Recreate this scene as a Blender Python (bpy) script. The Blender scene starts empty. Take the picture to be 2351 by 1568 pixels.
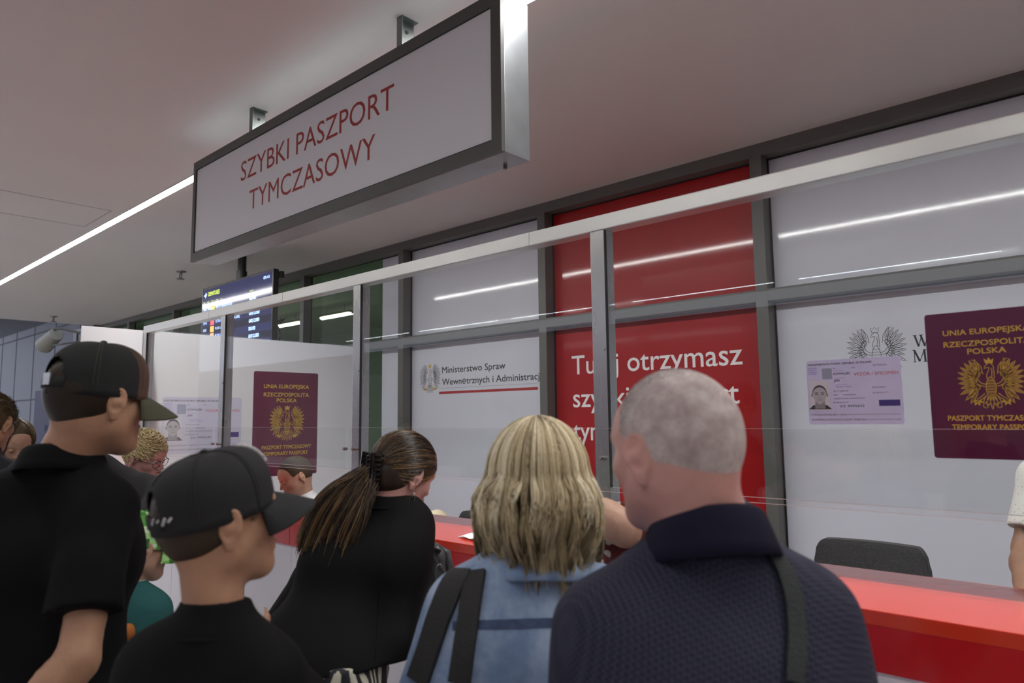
import bpy, bmesh, math, random
import numpy as np
from mathutils import Vector, Matrix
from mathutils.bvhtree import BVHTree
random.seed(7); RNG = np.random.default_rng(11)
SC = bpy.context.scene
COL = SC.collection

# ------------------------------------------------------------------ camera
W, H_ = 2351, 1568
F_PX, YAW, PITCH, ROLL, EYE = 1616.3, -.738666, .106098, -.0121842, 1.65
def cam_axes():
    cy, sy, cp, sp = math.cos(YAW), math.sin(YAW), math.cos(PITCH), math.sin(PITCH)
    fwd = np.array([sy*cp, cy*cp, sp]); right = np.array([cy, -sy, 0.]); up = np.cross(right, fwd)
    cr, sr = math.cos(ROLL), math.sin(ROLL)
    return cr*right+sr*up, -sr*right+cr*up, fwd
RT, UPV, FW = cam_axes()
CAM = np.array([0, 0, EYE])
cd = bpy.data.cameras.new('camera'); cam = bpy.data.objects.new('camera', cd); COL.objects.link(cam)
m = Matrix.Identity(4)
for i in range(3):
    m[i][0] = RT[i]; m[i][1] = UPV[i]; m[i][2] = -FW[i]; m[i][3] = CAM[i]
cam.matrix_world = m
cd.sensor_width = 36; cd.lens = 36*F_PX/W; cd.clip_start = .05; cd.clip_end = 200
cd.dof.use_dof = True; cd.dof.focus_distance = 3.6; cd.dof.aperture_fstop = 3.4
SC.camera = cam
def ray(u, v): return FW + RT*((u-W/2)/F_PX) - UPV*((v-H_/2)/F_PX)
def at(u, v, d): return CAM + ray(u, v)*d
def on(u, v, ax, val):
    r = ray(u, v); return CAM + r*((val-CAM[ax])/r[ax])

# ------------------------------------------------------------------ world + exposure
w = bpy.data.worlds.new('world'); SC.world = w; w.use_nodes = True
w.node_tree.nodes['Background'].inputs[0].default_value = (.8, .85, 1, 1)
w.node_tree.nodes['Background'].inputs[1].default_value = .75
SC.view_settings.view_transform = 'Standard'; SC.view_settings.look = 'None'
SC.view_settings.gamma = 1; SC.view_settings.use_curve_mapping = False
SC.view_settings.exposure = 0.92
SC.cycles.max_bounces = 8; SC.cycles.diffuse_bounces = 4; SC.cycles.transparent_max_bounces = 16
SC.cycles.use_denoising = True
SC.cycles.sample_clamp_indirect = 6
# ------------------------------------------------------------------ place dimensions
ZC = 3.434; YW = 4.45; YG = 4.56; YR = 2.2; XL = -6.1; YF = 1.9; ZT = 1.17; YB = 2.38
YS, YS2 = 1.84, 2.0
LED = 46.0      # strip lamp strength

# ------------------------------------------------------------------ materials
MATS = {}
def mat(name, col, rough=.5, metal=0, coat=0, coatr=.05, noise=0, nscale=20, bump=0, bscale=60, sss=0, emit=0, spec=.5, sheen=0, alpha=None):
    if name in MATS: return MATS[name]
    M = bpy.data.materials.new(name); M.use_nodes = True; MATS[name] = M
    nt = M.node_tree; b = nt.nodes['Principled BSDF']
    b.inputs['Base Color'].default_value = (*col, 1); b.inputs['Roughness'].default_value = rough
    b.inputs['Metallic'].default_value = metal; b.inputs['Coat Weight'].default_value = coat
    b.inputs['Coat Roughness'].default_value = coatr; b.inputs['Specular IOR Level'].default_value = spec
    b.inputs['Sheen Weight'].default_value = sheen
    if sss:
        b.inputs['Subsurface Weight'].default_value = sss; b.inputs['Subsurface Radius'].default_value = (1, .35, .2)
        b.inputs['Subsurface Scale'].default_value = .01
    if emit:
        b.inputs['Emission Color'].default_value = (*col, 1); b.inputs['Emission Strength'].default_value = emit
    tc = None
    if noise or bump:
        tc = nt.nodes.new('ShaderNodeTexCoord')
    if noise:
        n = nt.nodes.new('ShaderNodeTexNoise'); n.inputs['Scale'].default_value = nscale; n.inputs['Detail'].default_value = 4
        nt.links.new(tc.outputs['Object'], n.inputs['Vector'])
        r = nt.nodes.new('ShaderNodeMapRange'); r.inputs['To Min'].default_value = 1-noise; r.inputs['To Max'].default_value = 1+noise
        r.inputs['From Min'].default_value = .25; r.inputs['From Max'].default_value = .75
        nt.links.new(n.outputs['Fac'], r.inputs['Value'])
        mx = nt.nodes.new('ShaderNodeVectorMath'); mx.operation = 'SCALE'; mx.inputs[0].default_value = col
        nt.links.new(r.outputs[0], mx.inputs['Scale']); nt.links.new(mx.outputs[0], b.inputs['Base Color'])
    if bump:
        n = nt.nodes.new('ShaderNodeTexNoise'); n.inputs['Scale'].default_value = bscale; n.inputs['Detail'].default_value = 5
        nt.links.new(tc.outputs['Object'], n.inputs['Vector'])
        bp = nt.nodes.new('ShaderNodeBump'); bp.inputs['Strength'].default_value = bump; bp.inputs['Distance'].default_value = .01
        nt.links.new(n.outputs['Fac'], bp.inputs['Height']); nt.links.new(bp.outputs[0], b.inputs['Normal'])
    return M
def bsdf(M): return M.node_tree.nodes['Principled BSDF']
def ramp(nt, stops, const=False):
    r = nt.nodes.new('ShaderNodeValToRGB'); cr = r.color_ramp
    if const: cr.interpolation = 'CONSTANT'
    while len(cr.elements) < len(stops): cr.elements.new(.5)
    for e, (p, c) in zip(cr.elements, stops): e.position = p; e.color = (*c, 1)
    return r
def glass_mat(name, tint=(1, 1, 1), f0=1.0, rough=0):
    M = bpy.data.materials.new(name); M.use_nodes = True; nt = M.node_tree; nt.nodes.clear()
    o = nt.nodes.new('ShaderNodeOutputMaterial'); mx = nt.nodes.new('ShaderNodeMixShader')
    t = nt.nodes.new('ShaderNodeBsdfTransparent'); t.inputs[0].default_value = (*tint, 1)
    g = nt.nodes.new('ShaderNodeBsdfGlossy'); g.inputs['Roughness'].default_value = rough
    lw = nt.nodes.new('ShaderNodeLayerWeight'); lw.inputs[0].default_value = .5
    pw = nt.nodes.new('ShaderNodeMath'); pw.operation = 'POWER'; pw.inputs[1].default_value = 5
    mu = nt.nodes.new('ShaderNodeMath'); mu.operation = 'MULTIPLY_ADD'; mu.inputs[1].default_value = .96*f0; mu.inputs[2].default_value = .04*f0
    nt.links.new(lw.outputs['Facing'], pw.inputs[0]); nt.links.new(pw.outputs[0], mu.inputs[0]); nt.links.new(mu.outputs[0], mx.inputs[0])
    nt.links.new(t.outputs[0], mx.inputs[1]); nt.links.new(g.outputs[0], mx.inputs[2]); nt.links.new(mx.outputs[0], o.inputs[0])
    MATS[name] = M
    return M
def tint_mat(name, stops, rough=.45, spec=.3):
    """hair: colour by the strand's own tint"""
    M = mat(name, stops[0][1], rough=rough, spec=spec); nt = M.node_tree
    a = nt.nodes.new('ShaderNodeAttribute'); a.attribute_name = 'tint'
    r = ramp(nt, stops); nt.links.new(a.outputs['Fac'], r.inputs[0]); nt.links.new(r.outputs[0], bsdf(M).inputs['Base Color'])
    return M
def brushed(name, col, rough=.3, axis=0):
    M = mat(name, col, rough=rough, metal=1); nt = M.node_tree
    tc = nt.nodes.new('ShaderNodeTexCoord'); mp = nt.nodes.new('ShaderNodeMapping')
    s = [160, 160, 160]; s[axis] = 1.2
    mp.inputs['Scale'].default_value = s
    n = nt.nodes.new('ShaderNodeTexNoise'); n.inputs['Scale'].default_value = 1; n.inputs['Detail'].default_value = 3
    nt.links.new(tc.outputs['Object'], mp.inputs[0]); nt.links.new(mp.outputs[0], n.inputs['Vector'])
    n2 = nt.nodes.new('ShaderNodeTexNoise'); n2.inputs['Scale'].default_value = 7; n2.inputs['Detail'].default_value = 6
    nt.links.new(tc.outputs['Object'], n2.inputs['Vector'])
    ad = nt.nodes.new('ShaderNodeMath'); ad.operation = 'ADD'; nt.links.new(n.outputs[0], ad.inputs[0]); nt.links.new(n2.outputs[0], ad.inputs[1])
    r = nt.nodes.new('ShaderNodeMapRange'); r.inputs['From Min'].default_value = .6; r.inputs['From Max'].default_value = 1.4
    r.inputs['To Min'].default_value = rough-.02; r.inputs['To Max'].default_value = rough+.03
    nt.links.new(ad.outputs[0], r.inputs['Value']); nt.links.new(r.outputs[0], bsdf(M).inputs['Roughness'])
    return M

M_CEIL = mat('ceiling_paint', (.60, .575, .565), .55, noise=.02, nscale=1.5)
M_FLOOR = mat('floor_stone', (.55, .50, .48), .3, noise=.08, nscale=30)
M_FRAME = mat('frame_grey', (.105, .105, .098), .42, noise=.05, nscale=5)
M_BLACK = mat('gasket_black', (.008, .008, .008), .5)
M_WHITEFILM = mat('white_film', (.58, .60, .68), .4, coat=.7, coatr=.06, noise=.015, nscale=2)
M_REDFILM = mat('red_film', (.34, .006, .008), .42, coat=.6, coatr=.06, spec=.25, noise=.03, nscale=3)
M_PANEL = mat('white_panel', (.74, .75, .78), .35, coat=.4, coatr=.12, noise=.015, nscale=1.2)
M_STEEL = brushed('brushed_steel', (.50, .50, .50), .26, 2)
M_RAIL = brushed('brushed_rail', (.62, .62, .60), .32, 0)
M_ZINC = mat('galvanized_side', (.30, .32, .335), .34, metal=.75, noise=.10, nscale=9)
M_SIGNF = mat('sign_frame_paint', (.062, .062, .060), .42)
M_FACE = mat('sign_face', (.66, .66, .70), .5, noise=.01, nscale=2)
M_SIGNRED = mat('sign_red', (.30, .022, .018), .5)
M_REDTOP = mat('counter_red', (.72, .045, .014), .22, coat=.6, coatr=.12, noise=.02, nscale=3)
M_REDFRONT = mat('counter_red_front', (.56, .004, .010), .28, coat=.4, coatr=.1)
M_WFRONT = mat('counter_white', (.80, .80, .88), .3, coat=.5, coatr=.1)
M_GLASS = glass_mat('screen_glass', (.97, .985, .98), .75)
M_ACRY = glass_mat('acrylic', (.99, .99, .99), .5)
M_WINGLASS = glass_mat('window_glass', (.80, .90, .82), 1.0)
M_WHITE = mat('white_print', (.80, .79, .80), .5)
M_DARKINK = mat('black_ink', (.012, .012, .014), .5)
M_REDINK = mat('red_ink', (.35, .02, .02), .5)
M_GREYINK = mat('grey_ink', (.25, .25, .27), .5)
M_GOLD = mat('gold_print', (.62, .40, .055), .45)
M_LED = mat('led_diffuser', (1, .985, .96), .4, emit=LED)
M_CHAIR = mat('chair_fabric', (.06, .06, .063), .9, noise=.35, nscale=220, bump=.4, bscale=300)
M_PLASTICB = mat('black_plastic', (.010, .010, .011), .28)
M_STITCH = mat('olive_stitch', (.05, .05, .03), .8)

# ------------------------------------------------------------------ object helpers
def setp(o, label=None, cat=None, group=None, kind=None):
    if label: o['label'] = label
    if cat: o['category'] = cat
    if group: o['group'] = group
    if kind: o['kind'] = kind
    return o
def empty(name, loc=(0, 0, 0), label=None, cat=None, group=None, kind=None, rot=0):
    o = bpy.data.objects.new(name, None); COL.objects.link(o); o.location = loc; o.rotation_euler[2] = rot
    o.empty_display_size = .1
    return setp(o, label, cat, group, kind)
def link(name, me, mt, parent=None, smooth=False, org=None):
    """mesh given in world coordinates; stored relative to its parent's location"""
    if mt is not None:
        for q in (mt if isinstance(mt, (list, tuple)) else [mt]): me.materials.append(q)
    o = bpy.data.objects.new(name, me); COL.objects.link(o)
    off = Vector((0, 0, 0))
    if parent is not None:
        p = parent
        while p is not None: off += p.location; p = p.parent
        o.parent = parent
    elif org is not None:
        off = Vector(org); o.location = org
    if off.length > 0: me.transform(Matrix.Translation(-off))
    if smooth: me.shade_smooth()
    return o
def raw(verts, faces, name='m'):
    me = bpy.data.meshes.new(name); me.from_pydata([tuple(v) for v in verts], [], [tuple(f) for f in faces]); me.update(); return me
class MB:
    def __init__(s): s.v = []; s.f = []; s.mi = []
    def add(s, v, f, mi=0):
        n = len(s.v); s.v += [tuple(map(float, p)) for p in v]; s.f += [tuple(i+n for i in q) for q in f]; s.mi += [mi]*len(f); return s
    def box(s, a, b, mi=0):
        (x0, y0, z0), (x1, y1, z1) = a, b
        v = [(x0, y0, z0), (x1, y0, z0), (x1, y1, z0), (x0, y1, z0), (x0, y0, z1), (x1, y0, z1), (x1, y1, z1), (x0, y1, z1)]
        return s.add(v, [(0, 3, 2, 1), (4, 5, 6, 7), (0, 1, 5, 4), (1, 2, 6, 5), (2, 3, 7, 6), (3, 0, 4, 7)], mi)
    def cyl(s, p, q, r, r2=None, n=16, mi=0, caps=True):
        p, q = Vector(p), Vector(q); r2 = r if r2 is None else r2
        d = (q-p).normalized(); a = d.orthogonal().normalized(); b = d.cross(a)
        v = []; 
        for c, rr in ((p, r), (q, r2)):
            for i in range(n):
                t = 2*math.pi*i/n; v.append(c+(a*math.cos(t)+b*math.sin(t))*rr)
        f = [(i, (i+1) % n, n+(i+1) % n, n+i) for i in range(n)]
        if caps: f += [tuple(range(n))[::-1], tuple(range(n, 2*n))]
        return s.add(v, f, mi)
    def tube(s, pts, r, n=8, mi=0):
        pts = [Vector(p) for p in pts]; v = []; ref = None
        for i, p in enumerate(pts):
            t = (pts[min(i+1, len(pts)-1)]-pts[max(i-1, 0)]).normalized()
            a = t.orthogonal().normalized() if ref is None else (ref-t*ref.dot(t)).normalized(); ref = a; b = t.cross(a)
            rr = r[i] if hasattr(r, '__len__') else r
            v += [p+(a*math.cos(2*math.pi*j/n)+b*math.sin(2*math.pi*j/n))*rr for j in range(n)]
        f = [(i*n+j, i*n+(j+1) % n, (i+1)*n+(j+1) % n, (i+1)*n+j) for i in range(len(pts)-1) for j in range(n)]
        f += [tuple(range(n))[::-1], tuple(range((len(pts)-1)*n, len(pts)*n))]
        return s.add(v, f, mi)
    def mesh(s, bevel=0):
        me = raw(s.v, s.f)
        me.polygons.foreach_set('material_index', s.mi)
        if bevel:
            bm = bmesh.new(); bm.from_mesh(me)
            bmesh.ops.bevel(bm, geom=list(bm.edges), offset=bevel, segments=2, profile=.7, affect='EDGES', clamp_overlap=True)
            bm.to_mesh(me); bm.free()
        return me
    def build(s, name, mt, parent=None, bevel=0, smooth=False, org=None): return link(name, s.mesh(bevel), mt, parent, smooth, org)
def box(name, a, b, mt, parent=None, bevel=0, org=None):
    return MB().box(a, b).build(name, mt, parent, bevel, org=org)

# ------------------------------------------------------------------ prints: flat shapes in a plane (O origin, X right, Y up, N normal)
class Plane:
    def __init__(s, O, X, Y):
        s.O = np.array(O, float); s.X = np.array(X, float); s.Y = np.array(Y, float); s.N = np.cross(s.X, s.Y)
    def p(s, x, y, h=0): return s.O + s.X*x + s.Y*y + s.N*h
def ribbon2(pl, pts, wd, h, mb, mi=0, closed=False):
    pts = np.array(pts, float)
    if closed: pts = np.vstack([pts, pts[:1]])
    d = np.gradient(pts, axis=0); nrm = np.stack([-d[:, 1], d[:, 0]], 1); nrm /= np.linalg.norm(nrm, axis=1)[:, None]+1e-9
    a = pts+nrm*wd/2; b = pts-nrm*wd/2; n = len(pts)
    v = [pl.p(*q, h) for q in a]+[pl.p(*q, h) for q in b]
    mb.add(v, [(i, n+i, n+i+1, i+1) for i in range(n-1)], mi)
def poly2(pl, pts, h, mb, mi=0):
    mb.add([pl.p(*q, h) for q in pts], [tuple(range(len(pts)))], mi)
def rrect(x0, y0, x1, y1, r, n=6):
    o = []
    for cx_, cy_, a0 in ((x1-r, y1-r, 0), (x0+r, y1-r, 90), (x0+r, y0+r, 180), (x1-r, y0+r, 270)):
        for i in range(n+1):
            a = math.radians(a0+90*i/n); o.append((cx_+r*math.cos(a), cy_+r*math.sin(a)))
    return o
def slab2(pl, pts, h0, h1, mb, mi=0):
    n = len(pts); v = [pl.p(*q, h0) for q in pts]+[pl.p(*q, h1) for q in pts]
    mb.add(v, [tuple(range(n))[::-1], tuple(range(n, 2*n))]+[(i, (i+1) % n, n+(i+1) % n, n+i) for i in range(n)], mi)
def text_raw(s):
    c = bpy.data.curves.new('t', 'FONT'); c.body = s; c.resolution_u = 3; o = bpy.data.objects.new('t', c); COL.objects.link(o)
    bpy.context.view_layer.update()
    me = bpy.data.meshes.new_from_object(o.evaluated_get(bpy.context.evaluated_depsgraph_get()))
    v = np.array([p.co[:2] for p in me.vertices]); f = [tuple(p.vertices) for p in me.polygons]
    bpy.data.objects.remove(o); bpy.data.curves.remove(c); bpy.data.meshes.remove(me)
    return v, f
_h = text_raw('H')[0]; CAPH = _h[:, 1].max()-_h[:, 1].min(); BASE = _h[:, 1].min()
def text2(pl, s, x, y, wd, cap, h, mb, mi=0, bold=0, shear=0):
    """s starts at x, baseline y, total width wd, capital height cap"""
    v, f = text_raw(s)
    if len(v) == 0: return
    x0, x1 = v[:, 0].min(), v[:, 0].max(); sy = cap/CAPH; sx = (wd/(x1-x0)) if wd else sy
    q = np.stack([x+(v[:, 0]-x0)*sx, y+(v[:, 1]-BASE)*sy], 1)
    q[:, 0] += shear*(q[:, 1]-y)
    offs = [(0, 0)] if not bold else [(0, 0), (bold, 0), (0, bold), (bold, bold)]
    for k, (ox, oy) in enumerate(offs): mb.add([pl.p(a+ox, b+oy, h+k*2e-5) for a, b in q], f, mi)
def serif2(pl, s, x, y, cap, h, mb, mi=0):
    """roman capitals drawn as thick and thin strokes with serifs"""
    T, t = cap*.15, cap*.06
    def st(a, b, wd): ribbon2(pl, [(x+a[0]*cap, y+a[1]*cap), (x+b[0]*cap, y+b[1]*cap)], wd, h, mb, mi)
    def sf(cx_, yy, half=.16): st((cx_-half, yy), (cx_+half, yy), t*.8)
    for ch in s:
        if ch == 'W':
            for a, b, k in (((.02, 1), (.3, 0), T), ((.3, 0), (.58, 1), t), ((.5, 1), (.78, 0), T), ((.78, 0), (1.06, 1), t)): st(a, b, k)
            sf(.03, 1); sf(.54, 1); sf(1.06, 1, .12); x += 1.3*cap
        elif ch == 'M':
            for a, b, k in (((.12, 0), (.12, 1), t), ((.12, 1), (.5, .02), T), ((.5, .02), (.88, 1), t), ((.88, 1), (.92, 0), T)): st(a, b, k)
            sf(.1, 0, .12); sf(.92, 0); sf(.06, 1, .1); sf(.92, 1, .12); x += 1.22*cap
        elif ch == 'L':
            st((.12, 0), (.12, 1), T); st((.05, .02), (.5, .02), t); st((.5, 0), (.52, .2), t); sf(.12, 1); x += .6*cap
        elif ch == 'K':
            st((.12, 0), (.12, 1), T); st((.15, .42), (.56, 1), t); st((.28, .6), (.62, 0), T); sf(.12, 0); sf(.12, 1); sf(.56, 1, .12); sf(.64, 0, .13); x += .78*cap
        elif ch == 'I':
            st((.12, 0), (.12, 1), T); sf(.12, 0); sf(.12, 1); x += .34*cap
        elif ch == 'S':
            pts = [(.42, .8), (.38, .95), (.22, 1), (.08, .9), (.1, .7), (.28, .52), (.42, .32), (.4, .1), (.22, 0), (.08, .06), (.04, .22)]
            ribbon2(pl, [(x+a*cap, y+b*cap) for a, b in pts], T*.75, h, mb, mi); x += .56*cap
def leaf(bx, by, ang, ln, wd, n=7):
    o = []
    for sgn in (1, -1):
        rng = range(n+1) if sgn == 1 else range(n-1, 0, -1)
        for i in rng:
            t = i/n; k = math.sin(math.pi*min(1, t**.8))*wd*sgn
            o.append((bx+math.cos(ang)*t*ln-math.sin(ang)*k, by+math.sin(ang)*t*ln+math.cos(ang)*k))
    return o
def eagle2(pl, cx_, cy_, S, lw, h, mb, mi=0, mi_gold=None, legs=True, fill=None):
    """crowned eagle with spread wings in outline; S is its height"""
    g = mi if mi_gold is None else mi_gold
    def T(P): return [(cx_+a*S, cy_+b*S) for a, b in P]
    def L(P, c=False, m_=None): ribbon2(pl, T(P), lw, h, mb, mi if m_ is None else m_, c)
    for s in (-1, 1):
        for k in range(11):                      # long outer feathers
            a = math.radians(78-k*13.5); bx, by = .15+.10*math.cos(a), .03+.17*math.sin(a)
            ln = (.25+.03*math.sin(k*.55)) if k < 8 else .30-.02*k/10
            P = leaf(bx, by, a if k < 9 else a-.12, ln, .03); P = [(s*q[0], q[1]) for q in P]
            if fill is not None: poly2(pl, T(P if s > 0 else P[::-1]), h-.0002, mb, fill)
            L(P, True); L([(s*(bx+math.cos(a)*ln*.2), by+math.sin(a)*ln*.2), (s*(bx+math.cos(a)*ln*.75), by+math.sin(a)*ln*.75)])
        for k in range(8):                       # short covert feathers
            a = math.radians(70-k*19); P = leaf(.14+.06*math.cos(a), .04+.09*math.sin(a), a, .11, .02); L([(s*q[0], q[1]) for q in P], True)
        L([(s*(.07+.0*t), -.06) if t == 0 else (s*(.07+.17*math.sin(t)), -.06+.15*(1-math.cos(t))) for t in np.linspace(0, 2.6, 14)])
        L([(s*(.06+.13*math.sin(t)), -.02+.12*(1-math.cos(t))) for t in np.linspace(0, 2.6, 12)])
        L([(s*x_, y_) for x_, y_ in ((.11, .16), (.13, .3), (.2, .4), (.27, .43))])
        if legs:
            L([(s*.06, -.2), (s*.13, -.27), (s*.2, -.31)], m_=g); L([(s*.1, -.18), (s*.17, -.25), (s*.23, -.28)], m_=g)
            for a in (200, 250, 300, 350):
                aa = math.radians(a if s > 0 else 180-a); P = leaf(s*.22, -.31, aa, .09, .014); L(P, True, m_=g)
                if mi_gold is not None or fill is not None: poly2(pl, T(P), h-.0001, mb, g)
    for k in range(-2, 3): L(leaf(.0+.02*k, -.2, math.radians(270+k*14), .27-.03*abs(k), .028), True)
    for k in (-1, 1): L([(k*.1+.04*math.cos(t), -.40+.04*math.sin(t)) for t in np.linspace(0, 6.28, 12)])
    body = [(.075*math.cos(t)*(1.0-.2*math.sin(t)), -.06+.17*math.sin(t)) for t in np.linspace(0, 2*math.pi, 22)[:-1]]
    if fill is not None: poly2(pl, T(body), h-.0002, mb, fill)
    L(body, True)
    for k in range(5):
        yy = -.16+.05*k; L([(-.06+.024*i, yy+(.012 if i % 2 else -.006)) for i in range(6)])
    L([(-.055, .08), (-.05, .16), (-.02, .22), (-.01, .28)]); L([(.06, .08), (.06, .2), (.055, .3), (.03, .345)]); L([(.02, .1), (.03, .2), (.02, .27)])
    head = [(-.01, .28), (-.05, .275), (-.085, .262), (-.075, .295), (-.05, .325), (-.01, .35), (.03, .345)]
    L(head, m_=g if mi_gold is not None else None)
    crown = [(-.055, .35), (-.075, .44), (-.035, .40), (-.005, .455), (.025, .40), (.065, .44), (.045, .35)]
    if mi_gold is not None or fill is not None: poly2(pl, T([(-.055, .35), (.045, .35), (.065, .44), (.025, .40), (-.005, .455), (-.035, .40), (-.075, .44)]), h-.0001, mb, g)
    L(crown, True, m_=g)

# ================================================================== SETTING
s_floor = box('floor', (-40, -12.2, -.1), (6, 9, 0), M_FLOOR); setp(s_floor, kind='structure')
mb = MB().box((-14.6, -5.6, ZC), (5, YG+.05, ZC+.25)); s_ceil = mb.build('ceiling', M_CEIL); setp(s_ceil, kind='structure')
M_ATR = mat('atrium_ceiling', (.05, .05, .055), .8)
setp(box('ceiling', (-40, 1.5, 6.2), (-14.6, 9, 6.3), M_ATR), kind='structure')
M_REAR = mat('rear_wall', (.22, .17, .17), .6, noise=.2, nscale=1.2)
setp(box('wall_rear', (-40, -12.2, 0), (5, -12, 4.2), M_REAR), kind='structure')
setp(box('wall_right', (5, -12, 0), (5.2, 9, 4.2), M_REAR), kind='structure')
# bluish panelled wall far left
M_BLUE = mat('blue_grey_panels', (.085, .093, .125), .5, noise=.05, nscale=.6)
far = empty('wall_far', (-30, 7, 0), kind='structure')
box('wall_panel', (-40, 7.0, 0), (-14, 7.1, 5.05), M_BLUE, far)
j = MB()
for z in (2.42, 4.75): j.box((-40, 6.99, z), (-14, 7.0, z+.05))
for x in (-39, -36.5, -34, -31.9, -29.5, -27, -24.5, -22): j.box((x, 6.99, 0), (x+.035, 7.0, 5.05))
j.build('joint', mat('joint_dark', (.05, .05, .06), .7), far)
box('fascia', (-40, 7.0, 5.05), (-14, 7.1, 6.2), mat('fascia_dark', (.035, .035, .045), .7), far)
# dark corner column at the end of the glazing
cl = empty('wall_column', (-14.5, 4.5, 0), kind='structure')
box('column_casing', (-15.6, 4.35, 0), (-14.45, 4.75, ZC), M_FRAME, cl)
g_ = MB()
for x in (-15.4, -15.15, -14.9, -14.7): g_.box((x, 4.335, 0), (x+.06, 4.35, ZC-.05))
g_.build('column_groove', M_BLACK, cl)

# glazed wall: mullions, transom, header
wb = empty('wall_back', (-5, YW, 0), kind='structure')
MUL = [0.02-1.862*k for k in range(-2, 9)]
for x in MUL:
    box('mullion', (x-.045, YW, 0), (x+.035, YG+.01, ZC-.08), M_FRAME, wb, bevel=.003)
box('header', (-14.5, YW, ZC-.085), (5, YG+.02, ZC), M_FRAME, wb)
for a, b in zip(MUL[1:], MUL[:-1]):
    box('transom', (a+.035, YW, 2.375), (b-.045, YG+.01, 2.455), M_FRAME, wb, bevel=.003)
    box('sill', (a+.035, YW, 0), (b-.045, YG+.01, .12), M_FRAME, wb)
gk = MB()
for a, b in zip(MUL[1:], MUL[:-1]):
    for z0, z1 in ((.12, 2.375), (2.455, ZC-.085)):
        x0, x1 = a+.035, b-.045
        for q in (((x0, YG-.012, z0), (x0+.008, YG, z1)), ((x1-.008, YG-.012, z0), (x1, YG, z1)), ((x0, YG-.012, z1-.008), (x1, YG, z1)), ((x0, YG-.012, z0), (x1, YG, z0+.008))): gk.box(*q)
gk.build('gasket', M_BLACK, wb)
wn = 0
for a, b in zip(MUL[1:], MUL[:-1]):
    for z0, z1 in ((.12, 2.375), (2.455, ZC-.085)):
        wn += 1
        o = box('window_%d' % wn, (a+.035, YG+.012, z0), (b-.045, YG+.02, z1), M_WINGLASS); setp(o, kind='structure')
# printed films on the panes
PW = Plane((0, YG+.006, 0), (1, 0, 0), (0, 0, 1))      # normal = X x Y = -Y direction (towards hall)
def film(name, x0, x1, z0, z1, m_, label, group=None):
    o = empty(name, ((x0+x1)/2, YG+.006, z0), label, 'window film', group)
    box('film', (x0, YG+.006, z0), (x1, YG+.010, z1), m_, o); return o
def bay(k): return MUL[k]-(-.035), MUL[k-1]-.045
# indexes: MUL[2]=.02, [3]=-1.84, [4]=-3.70, [5]=-5.57, [6]=-7.43
film('window_film', *bay(3), 2.455, ZC-.085, M_WHITEFILM, 'white film on the upper pane right of the red one, above the crowned eagle print')
fr_ = film('window_film', *bay(3), .12, 2.375, M_WHITEFILM, 'tall white film printed with a black outlined eagle, right of the red film')
film('window_film', *bay(4), 2.455, ZC-.085, M_REDFILM, 'blank red film on the upper pane above the transom')
fred = film('window_film', *bay(4), .12, 2.375, M_REDFILM, 'tall red film with large white lettering below the transom')
film('window_film', *bay(5), 2.455, ZC-.085, M_WHITEFILM, 'white film on the upper pane left of the red one')
fmin = film('window_film', *bay(5), .12, 2.375, M_WHITEFILM, 'tall white film with ministry eagle, two black text lines and a red rule')
film('window_film', -6.02, MUL[5]-.045, 2.455, ZC-.085, M_WHITEFILM, 'narrow white film strip on the upper pane beside the green tinted glass')
film('window_film', -6.02, MUL[5]-.045, .12, 2.375, M_WHITEFILM, 'narrow white film strip on the lower pane where the side partition meets the glazing')
film('window_film', *bay(2), .12, ZC-.085, M_WHITEFILM, 'white film on the bay at the far right end behind the counter')
E_ = .0004
def X_(u, v): return on(u, v, 1, YG+.005)[0]
def Z_(u, v): return on(u, v, 1, YG+.005)[2]
t = MB()
caph = Z_(1316, 817)-Z_(1318, 859)
text2(PW, 'Tutaj otrzymasz', X_(1313, 850), Z_(1318, 860), X_(1704, 830)-X_(1313, 850), caph, E_, t, bold=.002)
text2(PW, 'szybki paszport', X_(1316, 930), Z_(1316, 935), X_(1697, 915)-X_(1316, 930), caph, E_, t, bold=.002)
text2(PW, 'tymczasowy', X_(1317, 1010), Z_(1318, 1010), 1.02, caph, E_, t, bold=.002)
link('lettering', t.mesh(), M_WHITE, fred)
t = MB(); cap2 = Z_(1016, 843)-Z_(1016, 857)
text2(PW, 'Ministerstwo Spraw', X_(1015, 857), Z_(1016, 857), X_(1160, 840)-X_(1015, 857), cap2, E_, t, bold=.0015)
text2(PW, 'Wewnętrznych i Administracji', X_(1015, 884), Z_(1016, 884), X_(1243, 870)-X_(1015, 884), cap2, E_, t, bold=.0015)
link('lettering', t.mesh(), M_DARKINK, fmin)
t = MB(); z0 = Z_(1010, 903); x0, x1 = X_(1008, 900), X_(1235, 892)
poly2(PW, [(x0, z0-.008), (x1, z0-.008), (x1, z0+.016), (x0, z0+.016)], E_, t); link('red_rule', t.mesh(), M_REDINK, fmin)
t = MB(); poly2(PW, [(x0, z0+.045), (x1, z0+.045), (x1, z0+.048), (x0, z0+.048)], E_, t); link('grey_rule', t.mesh(), M_GREYINK, fmin)
t = MB(); eagle2(PW, X_(987, 870), (Z_(987, 835)+Z_(987, 903))/2, (Z_(987, 835)-Z_(987, 903))*1.08, .0045, E_, t, 0, 1)
link('eagle_emblem', t.mesh(), [M_GREYINK, M_GOLD], fmin)
t = MB(); eagle2(PW, X_(2012, 810), Z_(2012, 750)-.15, .33, .0026, E_, t, 0)
link('eagle_emblem', t.mesh(), M_DARKINK, fr_)
t = MB(); serif2(PW, 'W', X_(2101, 800), Z_(2101, 796), Z_(2101, 770)-Z_(2101, 796), E_, t); serif2(PW, 'M', X_(2097, 830), Z_(2097, 831), Z_(2101, 804)-Z_(2101, 831), E_, t)
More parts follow.
